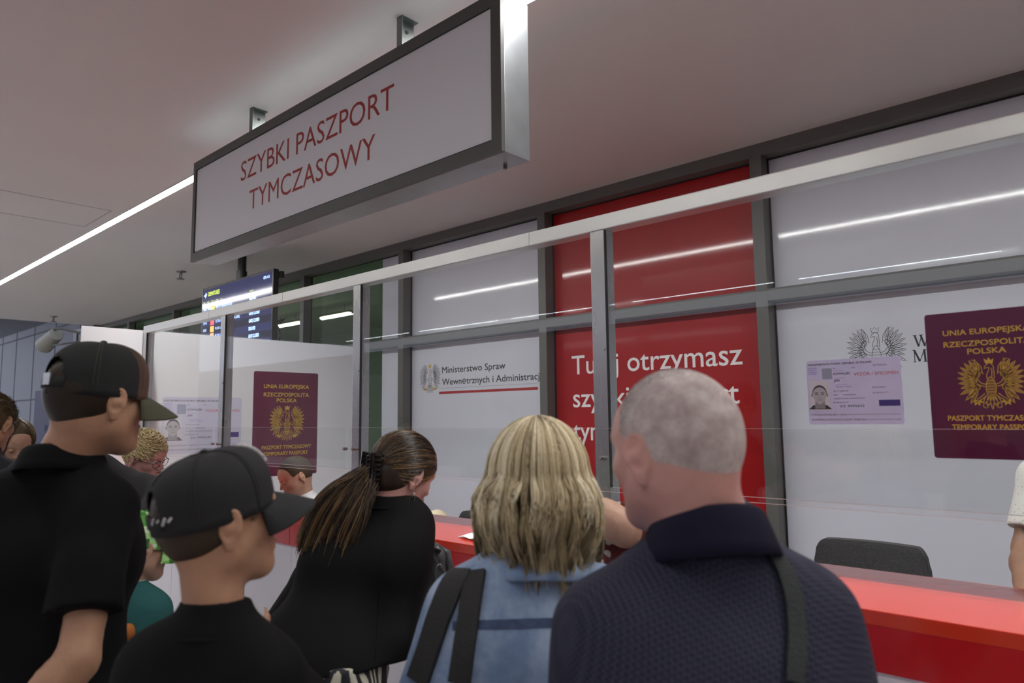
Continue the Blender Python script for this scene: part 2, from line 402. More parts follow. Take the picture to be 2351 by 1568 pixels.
link('lettering', t.mesh(), M_DARKINK, fr_)

# dim room behind the clear panes at the left
M_GREENW = mat('green_room_wall', (.34, .385, .315), .8, noise=.1, nscale=.7)
setp(box('wall_office', (-14.4, 8.5, 0), (5, 8.6, ZC), M_GREENW), kind='structure')
setp(box('wall_office_left', (-14.5, YG+.1, 0), (-14.4, 8.6, ZC), M_GREENW), kind='structure')
setp(box('ceiling_office', (-14.5, YG+.06, ZC), (5, 9, ZC+.2), M_GREENW), kind='structure')
M_LAMPY = mat('office_lamp_diffuser', (1, .93, .70), .4, emit=4)
for (ua, va, ub, vb), lb in (((634, 750, 690, 741), 'warm white tube lamp seen through the green pane beside the departures screen'),
                         ((738, 732, 803, 719), 'warm white tube lamp seen through the second green pane above the partition')):
    pa = on(ua, va, 1, 6.3); pb = on(ub, vb, 1, 6.3); z_ = (pa[2]+pb[2])/2
    o = empty('tube_lamp', (pa[0], 6.3, z_), lb, 'lamp', 'office tube lamps')
    box('diffuser', (pa[0], 6.27, z_-.012), (pb[0], 6.33, z_+.02), M_LAMPY, o, .004)
    box('housing', (pa[0]-.02, 6.25, z_+.02), (pb[0]+.02, 6.35, z_+.05), M_FRAME, o, .004)
    r_ = MB()
    for x in (pa[0]+.15, pb[0]-.15): r_.cyl((x, 6.3, z_+.05), (x, 6.3, ZC-.002), .004, n=6)
    r_.build('suspension_wire', M_FRAME, o)

# strip lamps in the ceiling
def strip(x0, x1, y, wd, label, group=None, m_=None):
    o = empty('ceiling_light', ((x0+x1)/2, y, ZC), label, 'ceiling light', group)
    box('diffuser', (x0, y-wd/2, ZC-.006), (x1, y+wd/2, ZC+.0), m_ or M_LED, o)
    t_ = MB().box((x0-.01, y-wd/2-.008, ZC-.008), (x1+.01, y-wd/2, ZC)).box((x0-.01, y+wd/2, ZC-.008), (x1+.01, y+wd/2+.008, ZC))
    t_.build('trim', mat('lamp_trim', (.6, .6, .6), .4), o); return o
strip(-14.4, 4.9, 2.155, .06, 'long bright strip light in the ceiling running behind the hanging sign')
M_LED2 = mat('led_diffuser_rear', (.86, .93, 1), .4, emit=11)
for k, x0 in enumerate((-13.8, -11.2, -8.6, -6.0, -3.4, -.8, 1.8)):
    strip(x0, x0+2.25, -5.0, .06, '%s segment of the segmented ceiling strip light behind the viewer' % ('first second third fourth fifth sixth seventh'.split()[k]), 'segmented strip lights behind the queue', M_LED2)
M_LED3 = mat('led_diffuser_queue', (1, .985, .96), .4, emit=17)
for k, x0 in enumerate((-12.6, -9.6, -6.6, -3.6, -.6, 2.2)):
    strip(x0, x0+2.6, -.35, .06, '%s strip light in the ceiling row just over the queue' % ('leftmost second third fourth fifth rightmost'.split()[k]), 'strip lights over the queue', M_LED3)
# access hatch outline in the ceiling
h_ = [on(0, 435, 2, ZC), on(190, 521, 2, ZC), on(257, 485, 2, ZC)]
hx0, hx1, hy0, hy1 = -7.16, -6.45, 1.24, 2.03
t = MB()
for q in (((hx0, hy0, ZC-.002), (hx0+.006, hy1, ZC)), ((hx1, hy0, ZC-.002), (hx1+.006, hy1, ZC)), ((hx0, hy0, ZC-.002), (hx1, hy0+.006, ZC)), ((hx0, hy1, ZC-.002), (hx1, hy1+.006, ZC))): t.box(*q)
o = t.build('trim_1', mat('hatch_gap', (.33, .32, .31), .7)); setp(o, kind='structure')
# sprinklers
for (u, v), lb in (((415, 627), 'small chrome sprinkler head on the ceiling left of the departures screen'), ((123, 730), 'small sprinkler head on the ceiling near the dark corner column')):
    p = on(u, v-4, 2, ZC); x, y = p[0], p[1]
    o = empty('sprinkler', (x, y, ZC), lb, 'sprinkler', 'ceiling sprinklers'); mm = mat('sprinkler_metal', (.30, .30, .30), .4, metal=.8)
    MB().cyl((x, y, ZC-.008), (x, y, ZC), .055, .06, n=24).build('escutcheon', mm, o)
    MB().cyl((x, y, ZC-.03), (x, y, ZC-.008), .015, .02, n=12).build('body', mm, o)
    MB().tube([(x-.02, y, ZC-.03), (x-.035, y, ZC-.06), (x, y, ZC-.09), (x+.035, y, ZC-.06), (x+.02, y, ZC-.03)], .007).build('frame_arms', mm, o)
    MB().cyl((x, y, ZC-.096), (x, y, ZC-.088), .045, n=16).build('deflector', mm, o)
# white wall-mounted projector speaker on the corner column
p = on(118, 780, 1, 4.0); x, y, z = p
o = empty('wall_speaker', (x, y, z), 'cream cylindrical loudspeaker on a bracket by the dark corner column', 'loudspeaker')
mm = mat('cream_plastic', (.26, .25, .21), .5)
MB().cyl((x-.28, y-.05, z-.10), (x+.16, y+.04, z+.10), .16, .13, n=28).build('housing', mm, o, .01, True)
MB().cyl((x-.285, y-.052, z-.103), (x-.27, y-.05, z-.095), .145, .145, n=28).build('grille', mat('speaker_grille', (.25, .25, .22), .6), o)
MB().tube([(x+.1, y, z-.12), (x+.35, y+.1, z-.1), (x+.45, y+.36, z-.05)], .02).tube([(x+.12, y, z+.2), (x+.3, y+.1, z+.2), (x+.45, y+.36, z+.12)], .025).build('bracket', M_FRAME, o)
# navy roll-up banner with pale emblem far left
p = on(102, 950, 1, 6.2); bx = p[0]
o = empty('roll_up_banner', (bx, 6.2, 0), 'dark navy upright banner with a pale emblem in front of the blue-grey wall', 'banner')
zt = on(95, 896, 1, 6.2)[2]
box('banner_sheet', (bx-1.1, 6.2, .1), (bx+1.3, 6.215, zt), mat('navy_banner', (.022, .02, .07), .6), o)
box('base_cassette', (bx-1.15, 6.12, 0), (bx+1.35, 6.3, .1), M_STEEL, o, .01)
t = MB(); pe = on(104, 985, 1, 6.19); eagle2(Plane((0, 6.196, 0), (1, 0, 0), (0, 0, 1)), pe[0], pe[2], .32, .012, .002, t, 0)
link('emblem', t.mesh(), mat('pale_blue_ink', (.13, .14, .26), .6), o)

# ------------------------------------------------------------------ hanging sign
SXL, SXR, SZB, SZT = on(437, 600, 1, YS)[0], on(1152, 345, 1, YS)[0], on(1152, 345, 1, YS)[2], on(1100, 0, 1, YS)[2]
sg = empty('hanging_sign', ((SXL+SXR)/2, YS+.08, SZB), 'long grey box sign with red capitals hanging from the ceiling on two brackets', 'sign')
fw_ = .052
t = MB()
t.box((SXL, YS, SZB), (SXR, YS+.02, SZB+fw_)).box((SXL, YS, SZT-fw_), (SXR, YS+.02, SZT)).box((SXL, YS, SZB+fw_), (SXL+fw_*.7, YS+.02, SZT-fw_)).box((SXR-fw_, YS, SZB+fw_), (SXR, YS+.02, SZT-fw_))
t.build('frame', M_SIGNF, sg)
box('casing', (SXL+.001, YS+.02, SZB+.001), (SXR-.001, YS2, SZT-.001), M_ZINC, sg, .002)
g0 = .008
t = MB(); t.box((SXL+fw_*.7, YS+.017, SZB+fw_), (SXR-fw_, YS+.0195, SZT-fw_)); t.build('shadow_gap', M_BLACK, sg)
box('face_panel', (SXL+fw_*.7+.003, YS+.008, SZB+fw_+g0), (SXR-fw_-g0, YS+.016, SZT-fw_-.003), M_FACE, sg)
PS = Plane((0, YS+.008, 0), (1, 0, 0), (0, 0, 1))
def SX(u, v): return on(u, v, 1, YS+.008)[0]
def SZ(u, v): return on(u, v, 1, YS+.008)[2]
t = MB()
b1 = (SZ(556, 415)+SZ(895, 252))/2; c1 = SZ(883, 203)-SZ(893, 253)
text2(PS, 'SZYBKI PASZPORT', SX(553, 405), b1, SX(905, 195)-SX(553, 405), c1, E_, t)
b2 = (SZ(583, 479)+SZ(848, 366))/2
text2(PS, 'TYMCZASOWY', SX(573, 440), b2, SX(862, 310)-SX(573, 440), c1, E_, t)
link('lettering', t.mesh(), M_SIGNRED, sg)
for u, v in ((912, 38), (574, 250)):
    p = on(u, v, 2, ZC); x = on(u, v, 1, 1.872)[0]
    b_ = MB().box((x-.003, 1.875, SZT), (x+.003, 1.965, ZC)).box((x-.003, 1.872, SZT), (x+.035, 1.878, ZC)).box((x-.003, 1.872, ZC-.003), (x+.035, 1.965, ZC)); 
    br = b_.build('bracket', mat('bracket_steel', (.22, .24, .24), .4, metal=.9), sg)
    MB().cyl((x+.0029, 1.925, ZC-.05), (x+.006, 1.925, ZC-.05), .008, n=12).build('bolt_hole', M_BLACK, br)
p = on(1160, 386, 1, 1.97)
MB().cyl((p[0], 1.97, SZB-.012), (p[0], 1.97, SZB), .008, n=10).build('screw', M_FRAME, sg)

# ------------------------------------------------------------------ departures screen
YT = 3.5
TX0, TX1, TZ1 = on(465, 660, 1, YT)[0], on(628, 616, 1, YT)[0], on(628, 616, 1, YT)[2]; TZ0 = TZ1-.93
tv = empty('departures_screen', ((TX0+TX1)/2, YT+.05, TZ0), 'dark blue flight departures screen hanging on a black pole', 'screen')
box('bezel', (TX0, YT, TZ0), (TX1, YT+.06, TZ1), M_PLASTICB, tv, .004)
M_SCR = mat('screen_blue', (.016, .022, .085), .08, emit=.35, coat=.6, coatr=.02)
M_SCR2 = mat('screen_row_dark', (.007, .009, .030), .08, emit=.35, coat=.6, coatr=.02)
M_SCT = mat('screen_text', (.38, .55, 1), .3, emit=1.2); M_SCG = mat('screen_lime', (.42, .55, .02), .3, emit=.8)
ps = Plane((0, YT-.001, 0), (1, 0, 0), (0, 0, 1))
scr = box('display', (TX0+.02, YT-.001, TZ0+.02), (TX1-.02, YT+.01, TZ1-.02), M_SCR, tv)
t = MB(); lime = MB(); tx = MB(); Wt = TX1-TX0; rowh = .079
status = ['DELAYED', 'DEPARTED 09:14', 'GATE CLOSED', 'GATE CLOSED', 'DELAYED', 'GATE CLOSED', 'FINAL CALL', 'GATE CLOSED']
dest = ['W6 1017 GLASGOW (GLA)', 'AY 1162 HELSINKI (HEL)', 'SK 2766 STOCKHOLM ARLANDA (ARN)', 'FR 1021 LONDON STN', 'FR 2371 LONDON (STN)', 'W6 5011 OSLO (TRF)', 'FR 4033 CORK (ORK)', 'LH 1635 MUNICH (MUC)']
times = ['08:40  09:25', '09:00', '09:10', '09:20', '09:25', '09:25', '09:30', '09:35']
logos = [(.42, .55, .02), (.35, .75, .9), (.75, .03, .05), (.8, .3, .05), (.8, .25, .1), (.42, .55, .02), (.42, .55, .02), (.8, .5, .03)]
for i in range(8):
    zz = TZ1-.265-rowh*i-.0
    if i % 2: poly2(ps, [(TX0+.02, zz-.025), (TX1-.02, zz-.025), (TX1-.02, zz+rowh-.028), (TX0+.02, zz+rowh-.028)], .0006, t)
    text2(ps, times[i], TX0+.06, zz, .08 if i else .17, .028, .0012, tx)
    text2(ps, dest[i], TX0+.36, zz, .018*len(dest[i]), .028, .0012, tx)
    text2(ps, status[i], TX0+1.12, zz, .0195*len(status[i]), .034, .0012, tx, bold=.002)
    lg = MB(); poly2(ps, rrect(TX0+.235, zz-.02, TX0+.325, zz+.048, .008), .0012, lg)
    link('airline_tile', lg.mesh(), mat('tile_%d' % (i if i < 3 else logos.index(logos[i])), logos[i], .3, emit=.8), tv)
link('table_rows', t.mesh(), M_SCR2, tv); 
text2(ps, '09:43', TX1-.19, TZ1-.085, .12, .03, .0012, tx)
pts = [(TX0+.045, TZ1-.09), (TX0+.09, TZ1-.075), (TX0+.10, TZ1-.05), (TX0+.108, TZ1-.075), (TX0+.13, TZ1-.07), (TX0+.105, TZ1-.1), (TX0+.09, TZ1-.125), (TX0+.085, TZ1-.1)]
poly2(ps, pts[::-1], .0012, tx)
link('screen_text', tx.mesh(), M_SCT, tv)
text2(ps, 'DEPARTURES', TX0+.155, TZ1-.105, .28, .045, .0012, lime, bold=.002)
text2(ps, 'time', TX0+.05, TZ1-.175, .035, .015, .0012, lime); text2(ps, 'exp.', TX0+.14, TZ1-.175, .05, .015, .0012, lime)
text2(ps, 'airline', TX0+.235, TZ1-.175, .07, .015, .0012, lime); text2(ps, 'flight', TX0+.36, TZ1-.175, .05, .015, .0012, lime); text2(ps, 'to', TX0+.47, TZ1-.175, .03, .015, .0012, lime); text2(ps, 'status', TX0+1.12, TZ1-.175, .08, .018, .0012, lime)
link('heading_text', lime.mesh(), M_SCG, tv)
px_ = on(578, 592, 2, ZC)[0]; 
MB().cyl((px_, YT+.12, TZ1-.3), (px_, YT+.12, ZC), .045, n=20).cyl((px_, YT+.12, TZ1-.02), (px_, YT+.12, TZ1+.12), .055, n=20).build('pole', M_PLASTICB, tv, smooth=False)
box('mount_plate', (px_-.2, YT+.06, TZ1-.5), (px_+.2, YT+.12, TZ1-.1), M_PLASTICB, tv, .01)
box('side_handle', (TX1-.01, YT+.06, TZ1-.09), (TX1+.035, YT+.10, TZ1-.02), M_PLASTICB, tv, .006)
c0 = on(632, 740, 1, YT+.1); MB().tube([c0, on(652, 733, 1, YT+.1), on(645, 742, 1, YT+.1), on(634, 742, 1, YT+.1), on(641, 756, 1, YT+.1), on(643, 772, 1, YT+.1), on(638, 800, 1, YT+.1)], .009, n=6).build('cable', M_PLASTICB, tv)

# ------------------------------------------------------------------ side partition with prints
pt = empty('side_partition', (XL, 3.1, 0), 'tall white partition closing the left end of the counter booth', 'partition')
box('panel', (XL-.02, 1.755, 0), (XL, YW-.005, 2.39), M_PANEL, pt, .0015)
box('floor_shoe', (XL-.035, 1.76, 0), (XL+.015, YW-.01, .05), M_STEEL, pt)
PP = Plane((XL, 0, 0), (0, 1, 0), (0, 0, 1))     # normal +X
M_BURG = {'a': mat('burgundy_print', (.12, .010, .038), .3, coat=.5, coatr=.06), 'b': mat('burgundy_bright', (.095, .002, .042), .3, coat=.5, coatr=.06)}
def passport(pl, x0, y0, wd, ht, name, label, bm_, base):
    o = empty(name, base, label, 'passport poster'); u = wd/2.75
    t = MB(); slab2(pl, rrect(x0, y0, x0+wd, y0+ht, wd*.028), .0003, .0018, t); link('cover', t.mesh(), bm_, o)
    t = MB(); h = .0022
    def tl(s, cx_, yf, wf, cap): text2(pl, s, x0+wd*(cx_-wf/2), y0+ht*yf, wd*wf, ht*cap, h, t, bold=ht*.0016)
    tl('UNIA EUROPEJSKA', .5, .84, .70, .036); tl('RZECZPOSPOLITA', .5, .76, .70, .036); tl('POLSKA', .5, .705, .31, .036)
    tl('PASZPORT TYMCZASOWY', .52, .255, .76, .034); tl('TEMPORARY PASSPORT', .51, .195, .68, .034)
    link('lettering', t.mesh(), M_GOLD, o)
    t = MB(); eagle2(pl, x0+wd*.515, y0+ht*.505, ht*.375, ht*.0042, h+.0003, t, 0, None, True, 1)
    link('eagle_emblem', t.mesh(), [M_GOLD, mat('gold_fill_'+name+bm_.name, (.19, .085, .035), .45)], o)
    return o
passport(PP, 3.174, 1.127, .672, .968, 'passport_poster', 'large burgundy passport poster with gold eagle on the white side partition', M_BURG['a'], (XL, 3.5, 1.127))
M_CARD = mat('id_card_lilac', (.58, .58, .72), .35, coat=.3)
def id_card(pl, x0, y0, wd, ht, name, label, base, cm):
    o = empty(name, base, label, 'identity card poster')
    t = MB(); slab2(pl, rrect(x0, y0, x0+wd, y0+ht, wd*.03), .0003, .0014, t); link('card', t.mesh(), cm, o)
    h = .0018; bl = MB(); dk = MB(); rd = MB()
    def T(mb_, s, fx, fy, fw2, cap, bold=0): text2(pl, s, x0+wd*fx, y0+ht*fy, wd*fw2, ht*cap, h, mb_, bold=wd*bold)
    T(dk, 'RZECZPOSPOLITA POLSKA / REPUBLIC OF POLAND', .02, .92, .69, .028, .0012)
    for k, s in enumerate(('PASZPORT', 'PASSPORT', 'TYMCZASOWY', 'TEMPORARY')): T(bl, s, .02, .87-k*.03, .1, .018)
    T(dk, 'PT', .30, .85, .03, .02); T(bl, 'POL', .50, .85, .04, .02); T(dk, 'ZZ 9992632', .72, .87, .14, .022)
    T(dk, 'KOWALSKI', .30, .76, .18, .035, .001); T(dk, 'JAN', .30, .655, .06, .035, .001); T(rd, 'WZÓR / SPECIMEN', .52, .735, .45, .045, .001)
    T(bl, 'Nazwisko / Surname', .31, .82, .1, .012); T(bl, 'Imiona / Given names', .31, .705, .11, .012); T(bl, 'Obywatelstwo', .32, .60, .13, .012); T(bl, 'POLSKIE / POLISH', .32, .565, .17, .018)
    T(dk, '02 STY/JAN 81', .29, .50, .16, .022); T(dk, 'M/M', .29, .44, .04, .02); T(dk, 'WARSZAWA', .39, .44, .14, .02); T(dk, 'WOJEWODA MAZOWIECKI', .29, .385, .33, .018); T(dk, '20 SIE/AUG 19', .28, .325, .16, .02)
    T(dk, 'ZZ 9992632', .35, .262, .26, .032, .0005); T(dk, '81010205819', .7, .54, .14, .02); T(dk, '20 SIE/AUG 19', .7, .46, .16, .02)
    T(dk, 'PTPOLKOWALSKI<<JAN<<<<<<<<<<<<<<<<<<<<<<<<<<', .03, .135, .94, .026); T(dk, 'ZZ99926322POL8101020M1908206<<<<<<<<<<<<<<02', .03, .06, .94, .026)
    link('blue_print', bl.mesh(), mat('violet_ink', (.16, .12, .55), .5), o); link('dark_print', dk.mesh(), mat('soft_black_ink', (.07, .06, .10), .5), o); link('red_print', rd.mesh(), mat('pale_red_ink', (.55, .16, .20), .5), o)
    t = MB(); poly2(pl, rrect(x0+wd*.175, y0+ht*.70, x0+wd*.285, y0+ht*.87, wd*.012), h, t); link('chip_patch', t.mesh(), mat('chip_grey_blue', (.30, .33, .45), .5), o)
    t = MB(); poly2(pl, [(x0+wd*.76, y0+ht*.27), (x0+wd*.97, y0+ht*.27), (x0+wd*.97, y0+ht*.36), (x0+wd*.76, y0+ht*.36)], h, t); link('hologram_bar', t.mesh(), mat('navy_bar', (.05, .035, .20), .4), o)
    # portrait photo of the specimen card: flat print of head and shoulders
    t = MB(); cx_, cy_ = x0+wd*.135, y0+ht*.46; R_ = ht*.115
    poly2(pl, [(cx_-wd*.11, y0+ht*.22), (cx_+wd*.11, y0+ht*.22), (cx_+wd*.11, y0+ht*.68), (cx_-wd*.11, y0+ht*.68)], h, t, 0)
    poly2(pl, [(cx_-R_*1.5, y0+ht*.235), (cx_+R_*1.5, y0+ht*.235), (cx_+R_*.9, y0+ht*.30), (cx_-R_*.9, y0+ht*.30)], h+.0001, t, 2)
    poly2(pl, [(cx_-R_*.7, y0+ht*.245), (cx_+R_*.7, y0+ht*.245), (cx_+R_*.6, cy_-R_*.5), (cx_-R_*.6, cy_-R_*.5)], h+.0002, t, 3)
    poly2(pl, [(cx_+R_*.98*math.cos(a), cy_+R_*.10+R_*1.22*math.sin(a)) for a in np.linspace(-.25, math.pi+.25, 20)], h+.0003, t, 2)
    poly2(pl, [(cx_+R_*(.92 if math.sin(a) > 0 else .92-.25*abs(math.sin(a)))*math.cos(a), cy_+R_*1.15*math.sin(a)*(.9 if math.sin(a) > 0 else 1.15)) for a in np.linspace(0, 2*math.pi, 29)[:-1]], h+.0004, t, 1)
    for s_ in (-1, 1):
        ribbon2(pl, [(cx_+s_*R_*.18, cy_+R_*.22), (cx_+s_*R_*.42, cy_+R_*.30), (cx_+s_*R_*.62, cy_+R_*.22)], R_*.10, h+.0005, t, 2)
        ribbon2(pl, [(cx_+s_*R_*.2, cy_+R_*.04), (cx_+s_*R_*.55, cy_+R_*.04)], R_*.10, h+.0005, t, 2)
        poly2(pl, [(cx_+s_*R_*1.0+R_*.12*math.cos(a), cy_+R_*.25*math.sin(a)-R_*.05) for a in np.linspace(0, 6.28, 9)[:-1]], h+.00035, t, 3)
    ribbon2(pl, [(cx_-R_*.08, cy_+.02*R_), (cx_-R_*.16, cy_-R_*.38), (cx_+R_*.18, cy_-R_*.38)], R_*.06, h+.0005, t, 3)
    ribbon2(pl, [(cx_-R_*.32, cy_-R_*.72), (cx_, cy_-R_*.68), (cx_+R_*.32, cy_-R_*.72)], R_*.1, h+.0005, t, 3)
    link('portrait', t.mesh(), [mat('photo_white', (.62, .62, .68), .5), mat('photo_face', (.42, .42, .45), .5), mat('photo_dark', (.04, .04, .05), .5), mat('photo_mid', (.25, .25, .28), .5)], o)
    return o
id_card(PP, 2.376, 1.37, .69, .478, 'identity_card_poster', 'large lilac specimen identity card print on the side partition left of the passport', (XL, 2.7, 1.37), M_CARD)

# ------------------------------------------------------------------ counter
ct = empty('service_counter', (-2.6, 2.1, 0), 'long red topped service counter with white front below the glass screen', 'counter')
SEAMS = [-6.08, -4.66, -3.247, -1.56, .02, 1.6]
for a, b in zip(SEAMS[:-1], SEAMS[1:]):
    box('worktop', (a+.001, YF, ZT-.035), (b-.001, YB, ZT), M_REDTOP, ct, .002)
    box('red_front', (a+.0015, YF+.002, ZT-.145), (b-.0015, YF+.03, ZT-.035), M_REDFRONT, ct, .0015)
    box('front_panel', (a+.0015, YF+.012, .09), (b-.0015, YF+.03, ZT-.146), M_WFRONT, ct, .0015)
box('carcass', (-6.05, YF+.03, .09), (1.58, YF+.05, ZT-.036), mat('carcass_white', (.5, .5, .5), .6), ct)
box('plinth', (-6.05, YF+.06, 0), (1.58, YF+.09, .09), M_FRAME, ct)
box('desk_shelf', (-6.05, YF+.052, .74), (1.58, YB, .77), mat('desk_white', (.5, .5, .52), .4), ct, .002)
PC = Plane((0, YF+.012, 0), (1, 0, 0), (0, 0, 1))
t = MB(); xa = on(536, 1345, 1, YF+.012); xb = on(578, 1370, 1, YF+.012); cp_ = on(575, 1338, 1, YF)[2]-on(575, 1368, 1, YF)[2]
serif2(PC, 'LSKI', xa[0]-.02, xb[2], cp_, .0006, t); link('front_lettering', t.mesh(), M_DARKINK, ct)
# ------------------------------------------------------------------ glass screen on the counter
gs = empty('glass_screen', (-2.2, YR+.03, ZT), 'tall clear glass screen in a brushed steel frame standing on the counter', 'glass screen')
PX = [-6.05, -4.675, -3.125, -1.552, .02, 1.57]
box('top_rail', (-6.09, YR, 2.362), (1.6, YR+.065, 2.422), M_RAIL, gs, .004)
t = MB()
for x in (-4.9, -3.9, -1.9): t.box((x, YR-.0006, 2.362), (x+.0015, YR, 2.422))
t.build('rail_joint', M_FRAME, gs)
for x in PX:
    p_ = box('post', (x-.0325, YR, ZT), (x+.0325, YR+.062, 2.362), M_STEEL, gs, .002)
    MB().box((x+.0322, YR-.001, 1.385), (x+.0355, YR+.012, 2.36)).build('gasket', M_BLACK, p_)
    for z in (1.9,): MB().cyl((x+.02, YR-.004, z), (x+.02, YR, z), .006, n=10).build('screw', M_STEEL, p_)
for k, (a, b) in enumerate(zip(PX[:-1], PX[1:])):
    box('glass_pane', (a+.036, YR+.010, 1.385), (b-.0325, YR+.016, 2.362), M_GLASS, gs)
    box('lower_pane', (a-.03, YR-.022, 1.372), (b-.06, YR-.018, 1.602), M_ACRY, gs)
    t = MB()
    for x in (a+.0, b-.075): t.cyl((x, YR-.024, 1.49), (x, YR+.0, 1.49), .008, n=10)
    t.build('standoff', M_STEEL, gs)
M_EDGE = mat('polished_edge', (.75, .80, .80), .15, coat=1)
t = MB()
for a, b in zip(PX[:-1], PX[1:]):
    t.box((a+.036, YR+.010, 1.3835), (b-.0325, YR+.016, 1.385)); t.box((a-.03, YR-.022, 1.3705), (b-.06, YR-.018, 1.372)); t.box((a-.03, YR-.022, 1.602), (b-.06, YR-.018, 1.6027))
t.build('pane_edge', M_EDGE, gs)
PG = Plane((0, YR+.0095, 0), (1, 0, 0), (0, 0, 1))
passport(PG, -.459, 1.524, .276, .392, 'passport_sticker', 'small burgundy passport sticker with gold eagle on the glass screen at right', M_BURG['b'], (-.32, YR+.01, 1.524))
M_CARD2 = mat('id_card_violet', (.60, .60, .84), .35, noise=.12, nscale=6)
id_card(PG, -.788, 1.615, .262, .193, 'identity_card_sticker', 'small violet identity card sticker on the glass left of the burgundy passport sticker', (-.66, YR+.01, 1.615), M_CARD2)

# papers on the counter
p1 = on(1076, 1228, 2, ZT+.002); p2 = on(1140, 1236, 2, ZT+.002)
o = empty('paper_sheet', (p1[0]+.15, p1[1], ZT), 'creased white paper sheet lying on the red worktop beside the blonde hair', 'paper')
nx, ny = 14, 9; v = []; 
for i in range(nx):
    for j_ in range(ny):
        a, b = i/(nx-1), j_/(ny-1)
        v.append((p1[0]+a*.26, p1[1]-.06+b*.19-a*.06, ZT+.003+.014*a*abs(math.sin(3*b+2*a))+.006*math.sin(9*a+4*b)**2))
f = [(i*ny+j_, (i+1)*ny+j_, (i+1)*ny+j_+1, i*ny+j_+1) for i in range(nx-1) for j_ in range(ny-1)]
sh = link('sheet', raw(v, f), mat('paper_white', (.80, .80, .80), .7), o, True); sm = sh.modifiers.new('s', 'SOLIDIFY'); sm.thickness = .0006

# office chairs behind the counter
def chair(cx_, cy_, z1, wd, label, yaw=0):
    o = empty('office_chair', (cx_, cy_, 0), label, 'chair', 'office chairs behind the counter', rot=0)
    n, m_ = 60, 16; v = []; ht = .46
    for side in (0, 1):
        for i in range(n+1):
            for k in range(m_+1):
                a, b = i/n*2-1, k/m_
                hw = wd/2*(1.06-.10*b)*(1-.0*b)
                x = hw*a; z = z1-ht+ht*b
                # rounded top corners
                e = max(0, abs(a)-.80)/.20; bb = 1-(1-math.sqrt(max(0, 1-e*e)))*.17
                z = z1-ht+ht*min(b, bb) if b > .5 else z
                y = .045*a*a*-1 + (.025 if side else -.02)
                v.append((cx_+x*math.cos(yaw)-y*math.sin(yaw), cy_+x*math.sin(yaw)+y*math.cos(yaw), z-.03*a*0))
    N = (n+1)*(m_+1); f = []
    for i in range(n):
        for k in range(m_):
            q = [i*(m_+1)+k, (i+1)*(m_+1)+k, (i+1)*(m_+1)+k+1, i*(m_+1)+k+1]
            f.append(tuple(q)); f.append(tuple(N+t_ for t_ in q[::-1]))
    ring = [(i, 0) for i in range(n)]+[(n, k) for k in range(m_)]+[(i, m_) for i in range(n, 0, -1)]+[(0, k) for k in range(m_, 0, -1)]
    ids = [a*(m_+1)+b for a, b in ring]
    for q in range(len(ids)):
        a, b = ids[q], ids[(q+1) % len(ids)]; f.append((a, N+a, N+b, b))
    me = raw(v, f); b_ = link('backrest', me, M_CHAIR, o, True)
    bv = b_.modifiers.new('b', 'BEVEL'); bv.width = .008; bv.segments = 3
    MB().box((cx_-.24, cy_-.42, z1-.62), (cx_+.24, cy_+.02, z1-.55)).build('seat', M_CHAIR, o, .02)
    MB().cyl((cx_, cy_-.2, .1), (cx_, cy_-.2, z1-.62), .025, n=14).build('gas_post', M_PLASTICB, o)
    MB().box((cx_-.04, cy_+.0, z1-.6), (cx_+.04, cy_+.04, z1-.2)).build('back_bracket', M_PLASTICB, o, .005)
    for k in range(5):
        a = k*2*math.pi/5; ex, ey = cx_+.28*math.cos(a), cy_-.2+.28*math.sin(a)
        lg = MB().tube([(cx_, cy_-.2, .12), (ex, ey, .07)], [.022, .015]).build('leg', M_PLASTICB, o)
        MB().cyl((ex, ey-.012, .03), (ex, ey+.012, .03), .03, n=14).build('caster', M_PLASTICB, lg)
    return o
c_ = (on(1880, 1233, 1, 3.1)+on(2130, 1253, 1, 3.1))/2
chair(c_[0], 3.12, 1.133, .43, 'dark grey fabric office chair under the burgundy passport sticker')
c_ = on(1105, 1174, 1, 3.0); chair(c_[0]+.04, 3.02, 1.093, .40, 'dark grey office chair between the blazer woman and the blonde woman')
# cream rounded desk lamp shade behind the counter
p = on(1003, 1170, 1, 2.95)
o = empty('desk_lamp', (p[0], p[1], .77), 'cream rounded desk lamp shade just showing above the red counter', 'lamp')
mm = mat('cream_shade', (.62, .55, .38), .5)
v = []; f = []; n = 20; R_ = .075
for i in range(9):
    th = i/8*math.pi*.6
    for k in range(n): v.append((p[0]+R_*math.sin(th)*math.cos(k*2*math.pi/n), p[1]+R_*math.sin(th)*math.sin(k*2*math.pi/n), p[2]-R_+R_*math.cos(th)))
f = [(i*n+k, i*n+(k+1) % n, (i+1)*n+(k+1) % n, (i+1)*n+k) for i in range(8) for k in range(n)]
link('shade', raw(v, f), mm, o, True)
MB().cyl((p[0], p[1], .785), (p[0], p[1], p[2]-R_*.5), .008).build('stem', M_STEEL, o); MB().cyl((p[0], p[1], .77), (p[0], p[1], .785), .06, n=24).build('base', mm, o)
dk_ = empty('side_table', (p[0], p[1], 0), 'small white table behind the counter carrying the cream lamp', 'table')
box('table_top', (p[0]-.25, p[1]-.2, .74), (p[0]+.10, p[1]+.25, .77), mat('desk_white', (.5, .5, .52), .4), dk_, .003)
for sx in (-.22, .07):
    for sy in (-.17, .22): box('leg', (p[0]+sx-.015, p[1]+sy-.015, 0), (p[0]+sx+.015, p[1]+sy+.015, .74), M_STEEL, dk_)
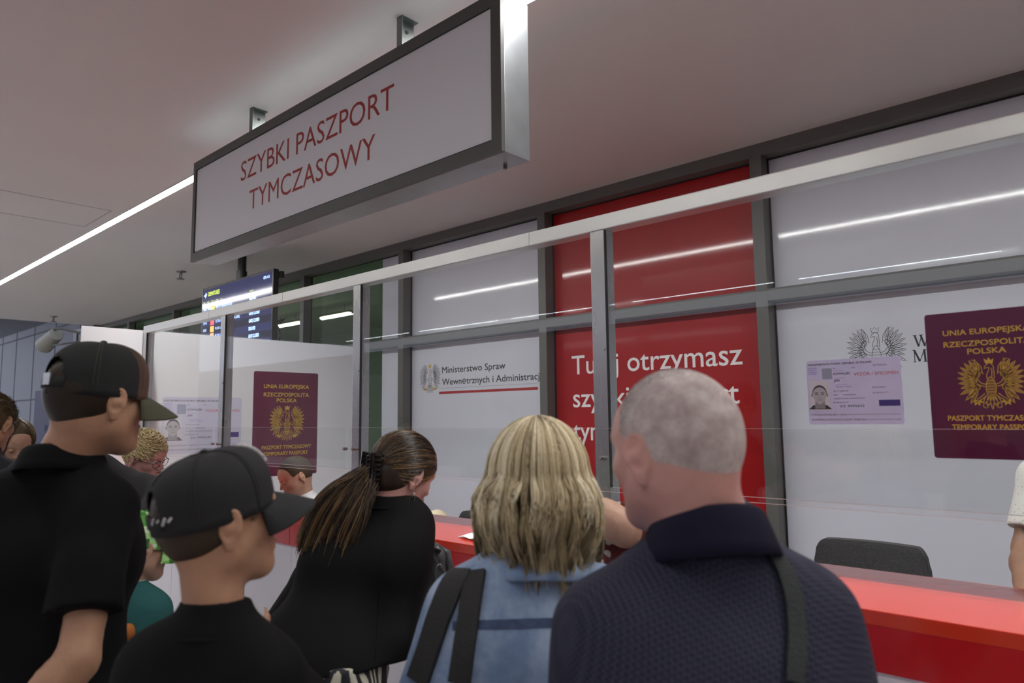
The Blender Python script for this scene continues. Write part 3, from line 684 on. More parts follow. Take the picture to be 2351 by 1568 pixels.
#PEOPLE
# ================================================================== PEOPLE: bodies grown from blended volumes
def unit(v): v = np.array(v, float); return v/np.linalg.norm(v)
def rotm(yaw, pitch=0, roll=0):
    """columns: right, forward, up. yaw 0 faces +Y, positive turns to +X; pitch > 0 looks down; roll > 0 tips the head to its right"""
    a, p, r = math.radians(yaw), math.radians(pitch), math.radians(roll)
    Rz = np.array([[math.cos(a), math.sin(a), 0], [-math.sin(a), math.cos(a), 0], [0, 0, 1]])
    Rx = np.array([[1, 0, 0], [0, math.cos(p), math.sin(p)], [0, -math.sin(p), math.cos(p)]])
    Ry = np.array([[math.cos(r), 0, math.sin(r)], [0, 1, 0], [-math.sin(r), 0, math.cos(r)]])
    return Rz@Rx@Ry
class F:
    """a local frame: origin, rotation, scale"""
    def __init__(s, o, M, k=1.): s.o = np.array(o, float); s.M = M; s.k = k
    def __call__(s, x, y, z): return s.o+s.M@(np.array([x, y, z], float)*s.k)
    def d(s, x, y, z): return s.M@np.array([x, y, z], float)
def cone(p, q, r1, r2=None, k=.02, clip=None, op='u'): return dict(t='c', p=np.array(p, float), q=np.array(q, float), r=(r1, r1 if r2 is None else r2), k=k, clip=clip, op=op)
def ell(c, r, M=None, k=.02, op='u', clip=None): return dict(t='e', c=np.array(c, float), r=np.array(r, float), M=np.eye(3) if M is None else M, k=k, clip=clip, op=op)
def ring(c, M, a, b, r, k=.006): return dict(t='r', c=np.array(c, float), M=M, a=a, b=b, rr=r, k=k, clip=None, op='u')
def plane(p, n, k=.0): return dict(t='p', p=np.array(p, float), n=unit(n), k=k, op='s')
def bounds(pr):
    if pr['t'] == 'c':
        r = max(pr['r']); return np.minimum(pr['p'], pr['q'])-r, np.maximum(pr['p'], pr['q'])+r
    if pr['t'] == 'e':
        e = np.sqrt(((pr['M']*pr['r'])**2).sum(1)); return pr['c']-e, pr['c']+e
    R_ = max(pr['a'], pr['b'])+pr['rr']; return pr['c']-R_, pr['c']+R_
def dist(pr, X, Y, Z):
    if pr['t'] == 'c':
        p, q = pr['p'], pr['q']; d = q-p; L = d@d+1e-9
        h = np.clip(((X-p[0])*d[0]+(Y-p[1])*d[1]+(Z-p[2])*d[2])/L, 0, 1)
        r = pr['r'][0]+(pr['r'][1]-pr['r'][0])*h
        return np.sqrt((X-p[0]-d[0]*h)**2+(Y-p[1]-d[1]*h)**2+(Z-p[2]-d[2]*h)**2)-r
    c, M = pr['c'], pr['M']; a, b, g = X-c[0], Y-c[1], Z-c[2]
    x = a*M[0, 0]+b*M[1, 0]+g*M[2, 0]; y = a*M[0, 1]+b*M[1, 1]+g*M[2, 1]; z = a*M[0, 2]+b*M[1, 2]+g*M[2, 2]
    if pr['t'] == 'e':
        r = pr['r']; k0 = np.sqrt((x/r[0])**2+(y/r[1])**2+(z/r[2])**2)+1e-6
        k1 = np.sqrt((x/r[0]**2)**2+(y/r[1]**2)**2+(z/r[2]**2)**2)+1e-6
        return k0*(k0-1)/k1
    k0 = np.sqrt((y/pr['a'])**2+(z/pr['b'])**2)+1e-6; k1 = np.sqrt((y/pr['a']**2)**2+(z/pr['b']**2)**2)+1e-6
    pl_ = k0*(k0-1)/k1
    return np.sqrt(pl_**2+x**2)-pr['rr']
def axis(lo, hi, h, fine=()):
    out = [lo]
    while out[-1] < hi:
        s = h
        for a, b, hh in fine:
            if a-h <= out[-1] <= b: s = min(s, hh)
        out.append(out[-1]+s)
    return np.array(out)
def sdf_mesh(prims, h, fine=(), cuts=(), folds=None, pad=.02):
    """fine: list of (lo3, hi3, h)"""
    bs = [bounds(p) for p in prims if p['op'] == 'u']
    lo = np.min([b[0] for b in bs], 0)-pad; hi = np.max([b[1] for b in bs], 0)+pad
    A = [axis(lo[i], hi[i], h, [(a[i], b[i], hh) for a, b, hh in fine]) for i in range(3)]
    X, Y, Z = A[0][:, None, None], A[1][None, :, None], A[2][None, None, :]
    f = np.full((len(A[0]), len(A[1]), len(A[2])), .15, np.float32)
    for pr in prims:
        b0, b1 = bounds(pr); m_ = pr['k']+.03; s = []
        for i in range(3):
            i0 = max(0, np.searchsorted(A[i], b0[i]-m_)-1); i1 = min(len(A[i]), np.searchsorted(A[i], b1[i]+m_)+1); s.append(slice(i0, max(i1, i0)))
        s = tuple(s); x, y, z = X[s[0]], Y[:, s[1]], Z[:, :, s[2]]
        if 0 in f[s].shape: continue
        d = dist(pr, x, y, z)
        for c in (pr.get('clip') or ()):
            d = np.maximum(d, (x-c[0][0])*c[1][0]+(y-c[0][1])*c[1][1]+(z-c[0][2])*c[1][2])
        a = f[s]; k = max(pr['k'], 1e-4)
        if pr['op'] == 'u': hh = np.maximum(k-np.abs(a-d), 0)/k; f[s] = np.minimum(a, d)-hh*hh*k*.25
        else: hh = np.maximum(k-np.abs(a+d), 0)/k; f[s] = np.maximum(a, -d)+hh*hh*k*.25
    if folds is not None: f += folds(X, Y, Z).astype(np.float32)
    for c in cuts:
        d = (X-c['p'][0])*c['n'][0]+(Y-c['p'][1])*c['n'][1]+(Z-c['p'][2])*c['n'][2]; f = np.maximum(f, d.astype(np.float32))
    f[0] = f[-1] = .1; f[:, 0] = f[:, -1] = .1; f[:, :, 0] = f[:, :, -1] = .1
    ins = f < 0; nx, ny, nz = f.shape
    cs = np.zeros((nx-1, ny-1, nz-1), np.int8)
    for a in (0, 1):
        for b in (0, 1):
            for c in (0, 1): cs += ins[a:nx-1+a, b:ny-1+b, c:nz-1+c]
    act = np.argwhere((cs > 0) & (cs < 8)); idx = np.full(cs.shape, -1, np.int32); idx[tuple(act.T)] = np.arange(len(act))
    acc = np.zeros((len(act), 3)); cnt = np.zeros(len(act))
    cor = [(0, 0, 0), (1, 0, 0), (0, 1, 0), (1, 1, 0), (0, 0, 1), (1, 0, 1), (0, 1, 1), (1, 1, 1)]
    for i in range(8):
        for j in range(i+1, 8):
            if sum(abs(cor[i][q]-cor[j][q]) for q in range(3)) != 1: continue
            pa, pb = act+cor[i], act+cor[j]; fa, fb = f[tuple(pa.T)], f[tuple(pb.T)]
            mk = (fa < 0) != (fb < 0); t_ = np.where(mk, fa/np.where(mk, fa-fb, 1), 0)[:, None]
            acc += np.where(mk[:, None], pa+(pb-pa)*t_, 0); cnt += mk
    P = acc/cnt[:, None]; V = np.stack([np.interp(P[:, i], np.arange(len(A[i])), A[i]) for i in range(3)], 1)
    quads = []
    for ax in range(3):
        u, v = [(1, 2), (2, 0), (0, 1)][ax]
        sl0 = [slice(None)]*3; sl1 = [slice(None)]*3; sl0[ax] = slice(0, -1); sl1[ax] = slice(1, None)
        a, b = ins[tuple(sl0)], ins[tuple(sl1)]; e = np.argwhere(a != b); e = e[(e[:, u] > 0) & (e[:, v] > 0) & (e[:, u] < f.shape[u]-1) & (e[:, v] < f.shape[v]-1)]
        fl = a[tuple(e.T)]
        def g(du, dv): q = e.copy(); q[:, u] -= du; q[:, v] -= dv; return idx[tuple(q.T)]
        q = np.stack([g(1, 1), g(0, 1), g(0, 0), g(1, 0)], 1); q[~fl] = q[~fl][:, ::-1]; quads.append(q[(q >= 0).all(1)])
    Q = np.vstack(quads)
    return V, Q
def np_mesh(V, Q, tint=None):
    me = bpy.data.meshes.new('m'); n = Q.shape[1]
    me.vertices.add(len(V)); me.vertices.foreach_set('co', np.ascontiguousarray(V, np.float32).ravel())
    me.loops.add(Q.size); me.loops.foreach_set('vertex_index', np.ascontiguousarray(Q, np.int32).ravel())
    me.polygons.add(len(Q)); me.polygons.foreach_set('loop_start', np.arange(0, Q.size, n, dtype=np.int32)); me.polygons.foreach_set('loop_total', np.full(len(Q), n, np.int32))
    me.update(calc_edges=True)
    if tint is not None:
        at_ = me.attributes.new('tint', 'FLOAT', 'POINT'); at_.data.foreach_set('value', np.ascontiguousarray(tint, np.float32))
    return me
def volume(name, prims, mt, parent, h=.008, fine=(), cuts=(), folds=None):
    V, Q = sdf_mesh(prims, h, fine, cuts, folds)
    return link(name, np_mesh(V, Q), mt, parent, True)
def strands(name, P, r, mt, parent, tint, taper=.35, n=3):
    """P: (N,K,3) polylines -> thin tapering tubes"""
    N, K, _ = P.shape
    T = np.gradient(P, axis=1); T /= np.linalg.norm(T, axis=2, keepdims=True)+1e-9
    ref = np.array([.3, .2, .93]); A = np.cross(T, ref); A /= np.linalg.norm(A, axis=2, keepdims=True)+1e-9; B = np.cross(T, A)
    rad = (np.array(r).reshape(-1, 1) if np.ndim(r) else np.full((N, 1), r))*np.linspace(1, taper, K)[None]
    V = np.stack([P+(A*math.cos(2*math.pi*j/n)+B*math.sin(2*math.pi*j/n))*rad[..., None] for j in range(n)], 2).reshape(-1, 3)
    i, k, j = np.meshgrid(np.arange(N), np.arange(K-1), np.arange(n), indexing='ij')
    b = (i*K+k)*n; j2 = (j+1) % n
    Q = np.stack([b+j, b+j2, b+n+j2, b+n+j], -1).reshape(-1, 4)
    me = np_mesh(V, Q, np.repeat(tint, K*n) if np.ndim(tint) == 1 else np.repeat(tint.reshape(-1), n))
    return link(name, me, mt, parent, True)
def slerp_path(D0, D1, ts):
    """directions (N,3)->(N,K,3) along the great arc"""
    dot = np.clip((D0*D1).sum(1), -.9999, .9999); om = np.arccos(dot)[:, None, None]; t_ = ts[None, :, None] if ts.ndim == 1 else ts[..., None]
    return (np.sin((1-t_)*om)*D0[:, None]+np.sin(t_*om)*D1[:, None])/np.sin(om)

# ---- materials of people
def skin(name, col, red=.0):
    M = mat(name, col, .48, sss=.12, noise=.09, nscale=28, bump=.12, bscale=220, spec=.35); return M
SK_TAN = skin('skin_tan', (.41, .225, .14)); SK_FAIR = skin('skin_fair', (.47, .28, .20)); SK_PINK = skin('skin_pink', (.52, .275, .24)); SK_BROWN = skin('skin_brown', (.26, .145, .095))
M_EYEW = mat('eye_white', (.6, .58, .56), .15, coat=1); M_IRIS = mat('iris', (.03, .025, .02), .1, coat=1)
M_LIP = mat('lips', (.32, .09, .08), .4)
def cloth(name, col, bs=420, bump=.25, rough=.85, noise=.1): return mat(name, col, rough, noise=noise, nscale=9, bump=bump, bscale=bs, spec=.15, sheen=.0)

def fold_field(seed, amp=.004, s=9, vert=1.0):
    r = np.random.default_rng(seed); W_ = r.normal(size=(5, 3))*s*np.array([1, 1, .45*vert]); ph = r.uniform(0, 6.28, 5)
    def g(X, Y, Z):
        o = 0
        for (a, b, c), p_ in zip(W_, ph):
            w_ = a*X+b*Y+c*Z+p_+.9*np.sin(b*.6*X-a*.5*Z+p_*2); o = o+np.sin(w_)**3
        return o*amp
    return g

def ear(H, s, side):
    """outer ear as a rim, a bowl and a lobe"""
    M0 = H.M@rotm(0)  # head axes
    a = math.radians(24)*side
    Mr = M0@np.array([[math.cos(a), -math.sin(a), 0], [math.sin(a), math.cos(a), 0], [0, 0, 1]]).T if False else M0@np.array([[math.cos(a), math.sin(a), 0], [-math.sin(a), math.cos(a), 0], [0, 0, 1]])
    tilt = math.radians(-10); Mt = Mr@np.array([[1, 0, 0], [0, math.cos(tilt), -math.sin(tilt)], [0, math.sin(tilt), math.cos(tilt)]])
    c = H(side*.081, -.014, -.004)
    E_ = F(c, Mt, s)
    return [ell(E_(-side*.001, .002, -.002), (.005*s, .015*s, .027*s), Mt, k=.006*s),
            ring(E_(side*.003, 0, .002), Mt, .0155*s, .027*s, .0036*s, k=.005*s),
            ring(E_(side*.003, .001, .004), Mt, .009*s, .017*s, .0026*s, k=.004*s),
            ell(E_(side*.001, .004, -.031), (.0045*s, .009*s, .010*s), Mt, k=.006*s),
            ell(E_(side*.004, .013, -.004), (.003*s, .004*s, .006*s), Mt, k=.004*s),
            ell(E_(side*.0075, .003, -.006), (.005*s, .007*s, .010*s), Mt, k=.004*s, op='s'),
            cone(H(side*.068, -.004, -.004), c, .012*s, .008*s, k=.012*s)]
def head_prims(H, s, fem=0, wide=1.0, back=1.0):
    m_ = H.M; e = lambda x, y, z, rx, ry, rz, k=.02, op='u': ell(H(x, y, z), (rx*s, ry*s, rz*s), m_, k=k*s, op=op)
    P = [e(0, -.012, .032, .0745*wide, .097*back, .087), e(0, -.035, .01, .068*wide, .072*back, .080, .03),
         e(0, .030, -.022, .060*wide, .058, .082, .03), e(0, .046, .040, .055, .042, .045, .02),
         cone(H(-.04*wide, -.0, -.052), H(0, .060, -.088), .028*s, .023*s, .03*s), cone(H(.04*wide, -.0, -.052), H(0, .060, -.088), .028*s, .023*s, .03*s),
         e(0, .070, -.094, .020, .016, .014, .02),
         e(-.040, .050, -.022, .022, .022, .020, .02), e(.040, .050, -.022, .022, .022, .020, .02),
         cone(H(-.036, .074, .024), H(.036, .074, .024), .011*s, .011*s, .015*s),
         e(-.031, .098, .004, .017, .017, .012, .014, 's'), e(.031, .098, .004, .017, .017, .012, .014, 's'),
         cone(H(0, .082, .012), H(0, .103, -.026), .0075*s, .0105*s, .010*s), e(-.012, .091, -.031, .0085, .010, .008, .006), e(.012, .091, -.031, .0085, .010, .008, .006),
         e(0, .078, -.056, .026, .012, .020, .014), e(0, .0915, -.052, .021, .0065, .0048, .005), e(0, .0895, -.063, .018, .0065, .0055, .005),
         e(0, .098, -.0575, .020, .006, .0016, .003, 's')]
    for sd in (-1, 1): P += ear(H, s, sd)
    return P
def hand_prims(wr, d, nrm, s, side=1, curl=.5):
    """wr wrist, d pointing direction, nrm palm normal (towards palm), side = thumb side sign"""
    d = unit(d); nrm = unit(np.array(nrm)-d*(np.array(nrm)@d)); r = np.cross(d, nrm)*side; M = np.stack([r, d, nrm], 1); Hf = F(wr, M, s)
    P = [ell(Hf(0, .045, 0), (.040*s, .050*s, .015*s), M, k=.012), ell(Hf(.002, .015, 0), (.028*s, .03*s, .018*s), M, k=.015)]
    for i, (x, L) in enumerate(((.030, .072), (.010, .080), (-.010, .075), (-.029, .060))):
        b = np.array([x, .082-.004*abs(i-1), .0]); a = 0; p_ = b; rr = .0088
        for j, fr in enumerate((.45, .30, .25)):
            a += curl*(.5+.5*j); q = p_+np.array([x*.12*(1 if j == 0 else 0), math.cos(a)*L*fr, math.sin(a)*L*fr])
            P.append(cone(Hf(*p_), Hf(*q), rr*s, (rr-.0008)*s, k=.004)); p_ = q; rr -= .0008
    t0 = np.array([.026, .022, .006]); t1 = np.array([.052, .050, .020]); t2 = np.array([.056, .078, .030+.012*curl])
    P += [cone(Hf(*t0), Hf(*t1), .013*s, .0105*s, k=.008), cone(Hf(*t1), Hf(*t2), .0100*s, .0085*s, k=.005)]
    return P
class Person:
    def __init__(s, name_label, head, hd, yaw, pitch=0, roll=0, size=1., body_yaw=None, lean=(0, 0), sw=.19, stand=True, hips=.10, bulk=1., neck=.105, female=0, headk=None, zfoot=0, drop=.10, noff=(0, 0)):
        k = size; s.k = k; s.hk = headk or k
        s.H = F(at(*head, hd), rotm(yaw, pitch, roll), s.hk); s.by = yaw if body_yaw is None else body_yaw
        B = rotm(s.by); s.B = B; H = s.H
        n0 = H(0, -.022, -.055)
        s.N = n0+np.array([0, 0, -neck*k])+B[:, 0]*lean[0]*-.1+B[:, 1]*lean[1]*-.10
        s.N = n0+unit(np.array([0, 0, -1.])-B[:, 0]*lean[0]*.5-B[:, 1]*lean[1]*.5)*neck*k
        s.nd = unit(n0-s.N); s.N = s.N+B[:, 0]*noff[0]+B[:, 1]*noff[1]
        down = unit(np.array([0, 0, -1.])-B[:, 0]*lean[0]-B[:, 1]*lean[1]); s.down = down
        s.S = {i: s.N+B[:, 0]*i*(sw*.82)*k+down*(drop-.01)*k for i in (-1, 1)}
        s.C = s.N+down*.23*k+B[:, 1]*.012*k; s.Wt = s.N+down*.38*k; s.P = s.N+down*.52*k
        s.hips = hips; s.bulk = bulk; s.sw = sw*.82; s.lab = name_label; s.neck0 = n0
        g = (s.P[0], s.P[1], zfoot); s.root = empty('person', g, name_label, 'person'); s.g = g
        s.arms = {}
        s.legs = {}
        for i in (-1, 1):
            hip = s.P+B[:, 0]*i*.085*k; foot = np.array([hip[0], hip[1], 0])+B[:, 0]*i*.02
            foot = foot-np.array([0, 0, 0]); s.legs[i] = (hip, np.array([(hip[0]+foot[0])/2, (hip[1]+foot[1])/2, 0])+np.array([0, 0, hip[2]*.53])+B[:, 1]*.02, foot+np.array([0, 0, .07*k]))
    def arm(s, i, elbow, wrist, hand=None): s.arms[i] = (np.array(elbow, float), np.array(wrist, float), hand)
    def rest_arm(s, i, out=.03):
        B = s.B; k = s.k; e = s.S[i]+s.down*.27*k+B[:, 0]*i*out*k-B[:, 1]*.03*k; s.arm(i, e, e+np.array([0, 0, -.21*k])+B[:, 1]*.12*k)
    def torso(s, g=0., h=1.0):
        k, b, B = s.k, s.bulk, s.B; R_ = B[:, 0]; w_ = s.sw
        def row(c, half, r, kk=.05): return cone(c-R_*half*k, c+R_*half*k, (r+g)*1., (r+g)*1., kk*k)
        L = []
        for i in (-1, 1):
            a_ = s.N+s.down*.028*k+R_*i*.022*k; c_ = s.S[i]-R_*i*.012*k
            m_ = a_*.5+c_*.5+s.down*.004*k; L += [cone(a_, m_, .044*k+g, .043*k+g, .04*k), cone(m_, c_, .043*k+g, .048*k*b+g, .04*k)]
        return L+[row(s.N+s.down*.135*k, w_-.055, .070*k*b), row(s.N+s.down*.19*k, (w_-.065), .086*k*b), row(s.C, (w_-.07), .094*k*b, .06), row(s.Wt, .055*b, .094*k*b, .07), row(s.P, s.hips-.01, .102*k*b, .06)]
    def skinp(s, fem=0, wide=1., back=1., neck_r=.056):
        k = s.k; P = head_prims(s.H, s.hk, fem, wide, back)
        P += [cone(s.H(0, -.028, -.045), s.N, neck_r*k*1.0, (neck_r+.004)*k, .03*k)]+s.torso(-.006)
        for i, (e, w_, hd) in s.arms.items():
            P += [cone(s.S[i], e, .048*k*s.bulk, .040*k*s.bulk, .03*k), cone(e, e+(w_-e)*.35, .041*k*s.bulk, .042*k*s.bulk, .02*k), cone(e+(w_-e)*.3, w_, .043*k*s.bulk, .027*k, .02*k)]
            if hd is None: hd = (unit(w_-e), s.B[:, 0]*-i, .4)
            P += hand_prims(w_, hd[0], hd[1], k, side=i*(hd[3] if len(hd) > 3 else 1), curl=hd[2])
        for i, (hp, kn, an) in s.legs.items():
            P += [cone(hp, kn, .078*k, .052*k, .04*k), cone(kn, an, .052*k, .036*k, .03*k), cone(an-np.array([0, 0, .035*k]), an+s.B[:, 1]*.14*k-np.array([0, 0, .04*k]), .032*k, .026*k, .03*k)]
        return P
    def body(s, mt, h=.014, fh=.0032, fine_hands=False, **kw):
        c = s.H.o; r = .145*s.hk; fine = [(c-r, c+r, fh)]
        if fine_hands:
            for i, (e, w_, hd) in s.arms.items(): fine.append((w_-.03-.0, w_+.03, .004)) if hd is None else fine.append((np.minimum(w_, w_+unit(hd[0])*.18)-.04, np.maximum(w_, w_+unit(hd[0])*.18)+.04, .0045))
        V, Q = sdf_mesh(s.skinp(**kw), h, fine)
        s.bodyo = link('body', np_mesh(V, Q), mt, s.root, True); return s.bodyo
    def sleeve(s, i, frac=1., fore=0., g=.014, taper=1.0):
        """frac of the upper arm, fore of the forearm covered"""
        e, w_, _ = s.arms[i]; k = s.k; b = s.bulk; P = []; S_ = s.S[i]
        q = S_+(e-S_)*frac; nd = unit(e-S_)
        P.append(cone(S_-nd*.0, q+nd*.05 if frac < 1 else q, (.050*k*b+g), (.043*k*b+g)*taper, .045*k, clip=[(q, nd)] if frac < 1 else None))
        if fore > 0:
            q2 = e+(w_-e)*fore; nd2 = unit(w_-e); P.append(cone(e, q2+nd2*.05, .043*k*b+g, (.034*k+g), .03*k, clip=[(q2, nd2)]))
        return P
    def garment(s, name, mt, g=.016, frac=1., fore=0., hem=.12, h=.008, folds=.0035, seed=1, collar=None, extra=(), taper=1., necktop=.03, fscale=9, sub=(), neckr=.056):
        P = s.torso(g)
        for i in s.arms: P += s.sleeve(i, frac, fore, g, taper)
        P.append(cone(s.P, s.P+np.array([0, 0, -hem*s.k]), (.13*s.k+g)*s.bulk, (.13*s.k+g)*s.bulk, .05)) if hem > 0 else None
        P += list(extra)+list(sub); cuts = []
        if hem is not None: cuts.append(plane(s.P+np.array([0, 0, -hem*s.k]), (0, 0, -1)))
        nd = s.nd; P.append(cone(s.N+s.down*.04*s.k, s.N+nd*(necktop+.01)*s.k, (neckr+.010)*s.k, (neckr+.007)*s.k, .02*s.k)); P.append(dict(cone(s.N+nd*(necktop+.085)*s.k, s.N+nd*.4*s.k, .085*s.k, .12*s.k, .012), op='s'))
        V, Q = sdf_mesh(P, h, cuts=cuts, folds=fold_field(seed, folds, fscale))
        return link(name, np_mesh(V, Q), mt, s.root, True)
    def trousers(s, mt, name='trousers', top=.02, g=.018):
        P = [cone(s.P-s.B[:, 0]*.06*s.k, s.P+s.B[:, 0]*.06*s.k, .112*s.k+g*.5, None, .05)]
        for i, (hp, kn, an) in s.legs.items(): P += [cone(hp, kn, .088*s.k+g*.4, .062*s.k+g*.4, .04), cone(kn, an, .062*s.k+g*.4, .052*s.k+g*.3, .03, clip=[(an-np.array([0, 0, .01]), np.array([0, 0, -1.]))])]
        V, Q = sdf_mesh(P, .016, cuts=[plane(s.P+np.array([0, 0, top]), (0, 0, 1))], folds=fold_field(5, .004)); return link(name, np_mesh(V, Q), mt, s.root, True)
    def shoes(s, mt):
        for i, (hp, kn, an) in s.legs.items():
            k = s.k; P = [cone(an-np.array([0, 0, .035*k])-s.B[:, 1]*.03*k, an+s.B[:, 1]*.15*k-np.array([0, 0, .038*k]), .044*k, .036*k, .02), cone(an-np.array([0, 0, .03*k]), an+np.array([0, 0, .0]), .05*k, .05*k, .02)]
            V, Q = sdf_mesh(P, .012, cuts=[plane((0, 0, .004), (0, 0, -1))]); link('shoe', np_mesh(V, Q), mt, s.root, True)
    def band_collar(s, name, mt, r=.062, ht=.035, th=.006, open_front=False, tilt=.25, flare=1.12, base=-.012):
        """a ring of cloth around the neck"""
        k = s.k; nd = s.nd; fw = s.B[:, 1]; rt = s.B[:, 0]; n = 48; v = []; lv = 7
        for lo in range(lv):
            t_ = lo/(lv-1)
            for i in range(n):
                a = 2*math.pi*i/n; dr = rt*math.sin(a)+fw*math.cos(a)
                rr = (r+(.022 if ht < .03 else .012)*(1-t_)**2)*k*(flare if False else 1)
                v.append(s.N+nd*(base+ht*t_)*k+dr*rr-np.array([0, 0, 1])*tilt*.1*k*max(0, math.cos(a))*.6+fw*.004)
        f = [(l*n+i, l*n+(i+1) % n, (l+1)*n+(i+1) % n, (l+1)*n+i) for l in range(lv-1) for i in range(n)]
        o = link(name, raw(v, f), mt, s.root, True); sm = o.modifiers.new('s', 'SOLIDIFY'); sm.thickness = th*k; sm.offset = 0; return o
    def fold_collar(s, name, mt, r=.066, ht=.038, drop=.052, out=.030, th=.004, tilt=.02):
        """shirt collar: stand plus the leaf turned down over it"""
        k = s.k; nd = s.nd; fw = s.B[:, 1]; rt = s.B[:, 0]; n = 56; v = []
        prof = [(0, -.015), (.0, ht*.5), (.001, ht), (.005, ht+.004), (.010, ht), (.016, ht-drop*.35), (out*.8, ht-drop*.7), (out, ht-drop)]
        for (dx, dz) in prof:
            for i in range(n+1):
                a = -math.pi*.93+2*math.pi*.93*i/n; dr = rt*math.sin(a)*1.0-fw*math.cos(a)*1.0
                drop_f = -tilt*(1-math.cos(a))*.9
                v.append(s.N+nd*(dz*(1+.25*abs(math.sin(a/2)) if dz < ht else 1)+drop_f)*k+dr*(r+dx)*k)
        m_ = n+1; f = [(l*m_+i, l*m_+i+1, (l+1)*m_+i+1, (l+1)*m_+i) for l in range(len(prof)-1) for i in range(n)]
        o = link(name, raw(v, f), mt, s.root, True); sm = o.modifiers.new('s', 'SOLIDIFY'); sm.thickness = th*k; sm.offset = 0; return o
    def face(s, iris=True, brow=(.05, .03, .02), lidded=.0, lips=True):
        H, k = s.H, s.hk
        for sd in (-1, 1):
            V, Q = sdf_mesh([ell(H(sd*.031, .0755, .004), (.0125*k,)*3, k=.001)], .0018); e = link('eye', np_mesh(V, Q), M_EYEW, s.root, True)
            if iris: V, Q = sdf_mesh([ell(H(sd*.031, .0845, .003-.003*lidded), (.0058*k, .0045*k, .0058*k), H.M, k=.001)], .0012); link('iris', np_mesh(V, Q), M_IRIS, e, True)
            if lidded:
                V, Q = sdf_mesh([ell(H(sd*.031, .0762, .0055), (.0142*k, .0142*k, .0125*k), H.M, k=.001)], .0016, cuts=[plane(H(sd*.031, .0762, .004-.009*lidded), H.d(0, .25, -1))]); link('eyelid', np_mesh(V, Q), s.bodyo.data.materials[0], s.root, True)
                MB().tube([H(sd*(.031+x), .0905-6.5*x*x*1.2, .004-.010*lidded+abs(x)*.08) for x in np.linspace(-.013, .013, 9)], .0009*k, 5).build('eyelash', M_IRIS, s.root)
            MB().tube([H(sd*(.014+.034*t_), .0885-.010*t_*t_-.004*t_, .022+.007*math.sin(t_*2.4)) for t_ in np.linspace(0, 1, 9)], [.0022*k, .003*k, .003*k, .003*k, .003*k, .0026*k, .002*k, .0016*k, .001*k], 6).build('eyebrow', mat('brow_%02d' % int(brow[0]*100), brow, .8), s.root, smooth=True)
        if lips:
            V, Q = sdf_mesh([ell(H(0, .0915, -.052), (.0215*k, .0072*k, .0048*k), H.M, k=.002), ell(H(0, .0895, -.063), (.0185*k, .0074*k, .0055*k), H.M, k=.002)], .0016); link('lips', np_mesh(V, Q), M_LIP, s.root, True)

def short_hair(p, name, mt, n, length=.012, lift=.25, line=None, r=.0007, seed=3, shell=.004, tint=(0, 1), thick=1.0, comb=(0, -1, -.4), cut=None, extra=(), wide=1., back=1.0, clumps=0):
    """close hair: a thin base layer over the skull plus fine strands. line(x,y,z) in unit head directions > 0 where hair grows"""
    H, k = p.H, p.hk; g = np.random.default_rng(seed)
    rr = np.array([.0745*wide, .097*back, .088])+shell; c0 = np.array([0, -.012, .032])
    prims = [ell(H(*c0), tuple(rr*k), H.M, k=.01*k), ell(H(0, -.037, .008), tuple((np.array([.068*wide, .072*back, .080])+shell)*k), H.M, k=.03*k)]+list(extra)
    cuts = [plane(H(*q), H.d(*nn)) for q, nn in (cut or [((0, .07, .058), (0, .78, -.62))])]
    sub = [ell(H(sd*.085, .004, -.012), (.028*k, .026*k, .036*k), H.M, k=.008*k, op='s') for sd in (-1, 1)]
    V, Q = sdf_mesh(prims+sub, .0045, cuts=cuts); ob = link(name, np_mesh(V, Q, np.full(len(V), .35)), mt, p.root, True)
    if n:
        D = g.normal(size=(n*4, 3)); D /= np.linalg.norm(D, axis=1)[:, None]; P0 = c0+D*rr*np.array([1, 1, 1])
        ok = np.ones(len(D), bool)
        for q, nn in (cut or [((0, .07, .058), (0, .78, -.62))]): ok &= ((P0-np.array(q))@np.array(nn) < .002+g.exponential(.007, len(P0)))
        ok &= ~((np.abs(P0[:, 0]) > .05) & (np.abs(P0[:, 1]-.004) < .024) & (np.abs(P0[:, 2]+.012) < .034))
        if line is not None: ok &= line(P0)
        D, P0 = D[ok][:n], P0[ok][:n]; K = 5; cb = np.array(comb, float)
        tdir = cb-D*(D@cb)[:, None]; tdir /= np.linalg.norm(tdir, axis=1)[:, None]+1e-6
        if clumps: 
            ph = np.sin(D[:, 0]*17+D[:, 2]*9)*.5+np.sin(D[:, 1]*23)*.4; tdir += np.cross(D, tdir)*ph[:, None]*clumps
        dr = tdir+D*lift+g.normal(size=D.shape)*.18; dr /= np.linalg.norm(dr, axis=1)[:, None]
        t_ = np.linspace(0, 1, K); L = length*g.uniform(.6, 1.2, len(D))
        P = P0[:, None]*1.0+dr[:, None]*(t_[None, :, None]*L[:, None, None]); P = P-D[:, None]*(t_**2)[None, :, None]*L[:, None, None]*lift*.6
        Pw = H.o+(P.reshape(-1, 3)*k)@H.M.T
        strands('hair_strands', Pw.reshape(len(D), K, 3), r*k, mt, ob, g.uniform(tint[0], tint[1], len(D)))
    return ob
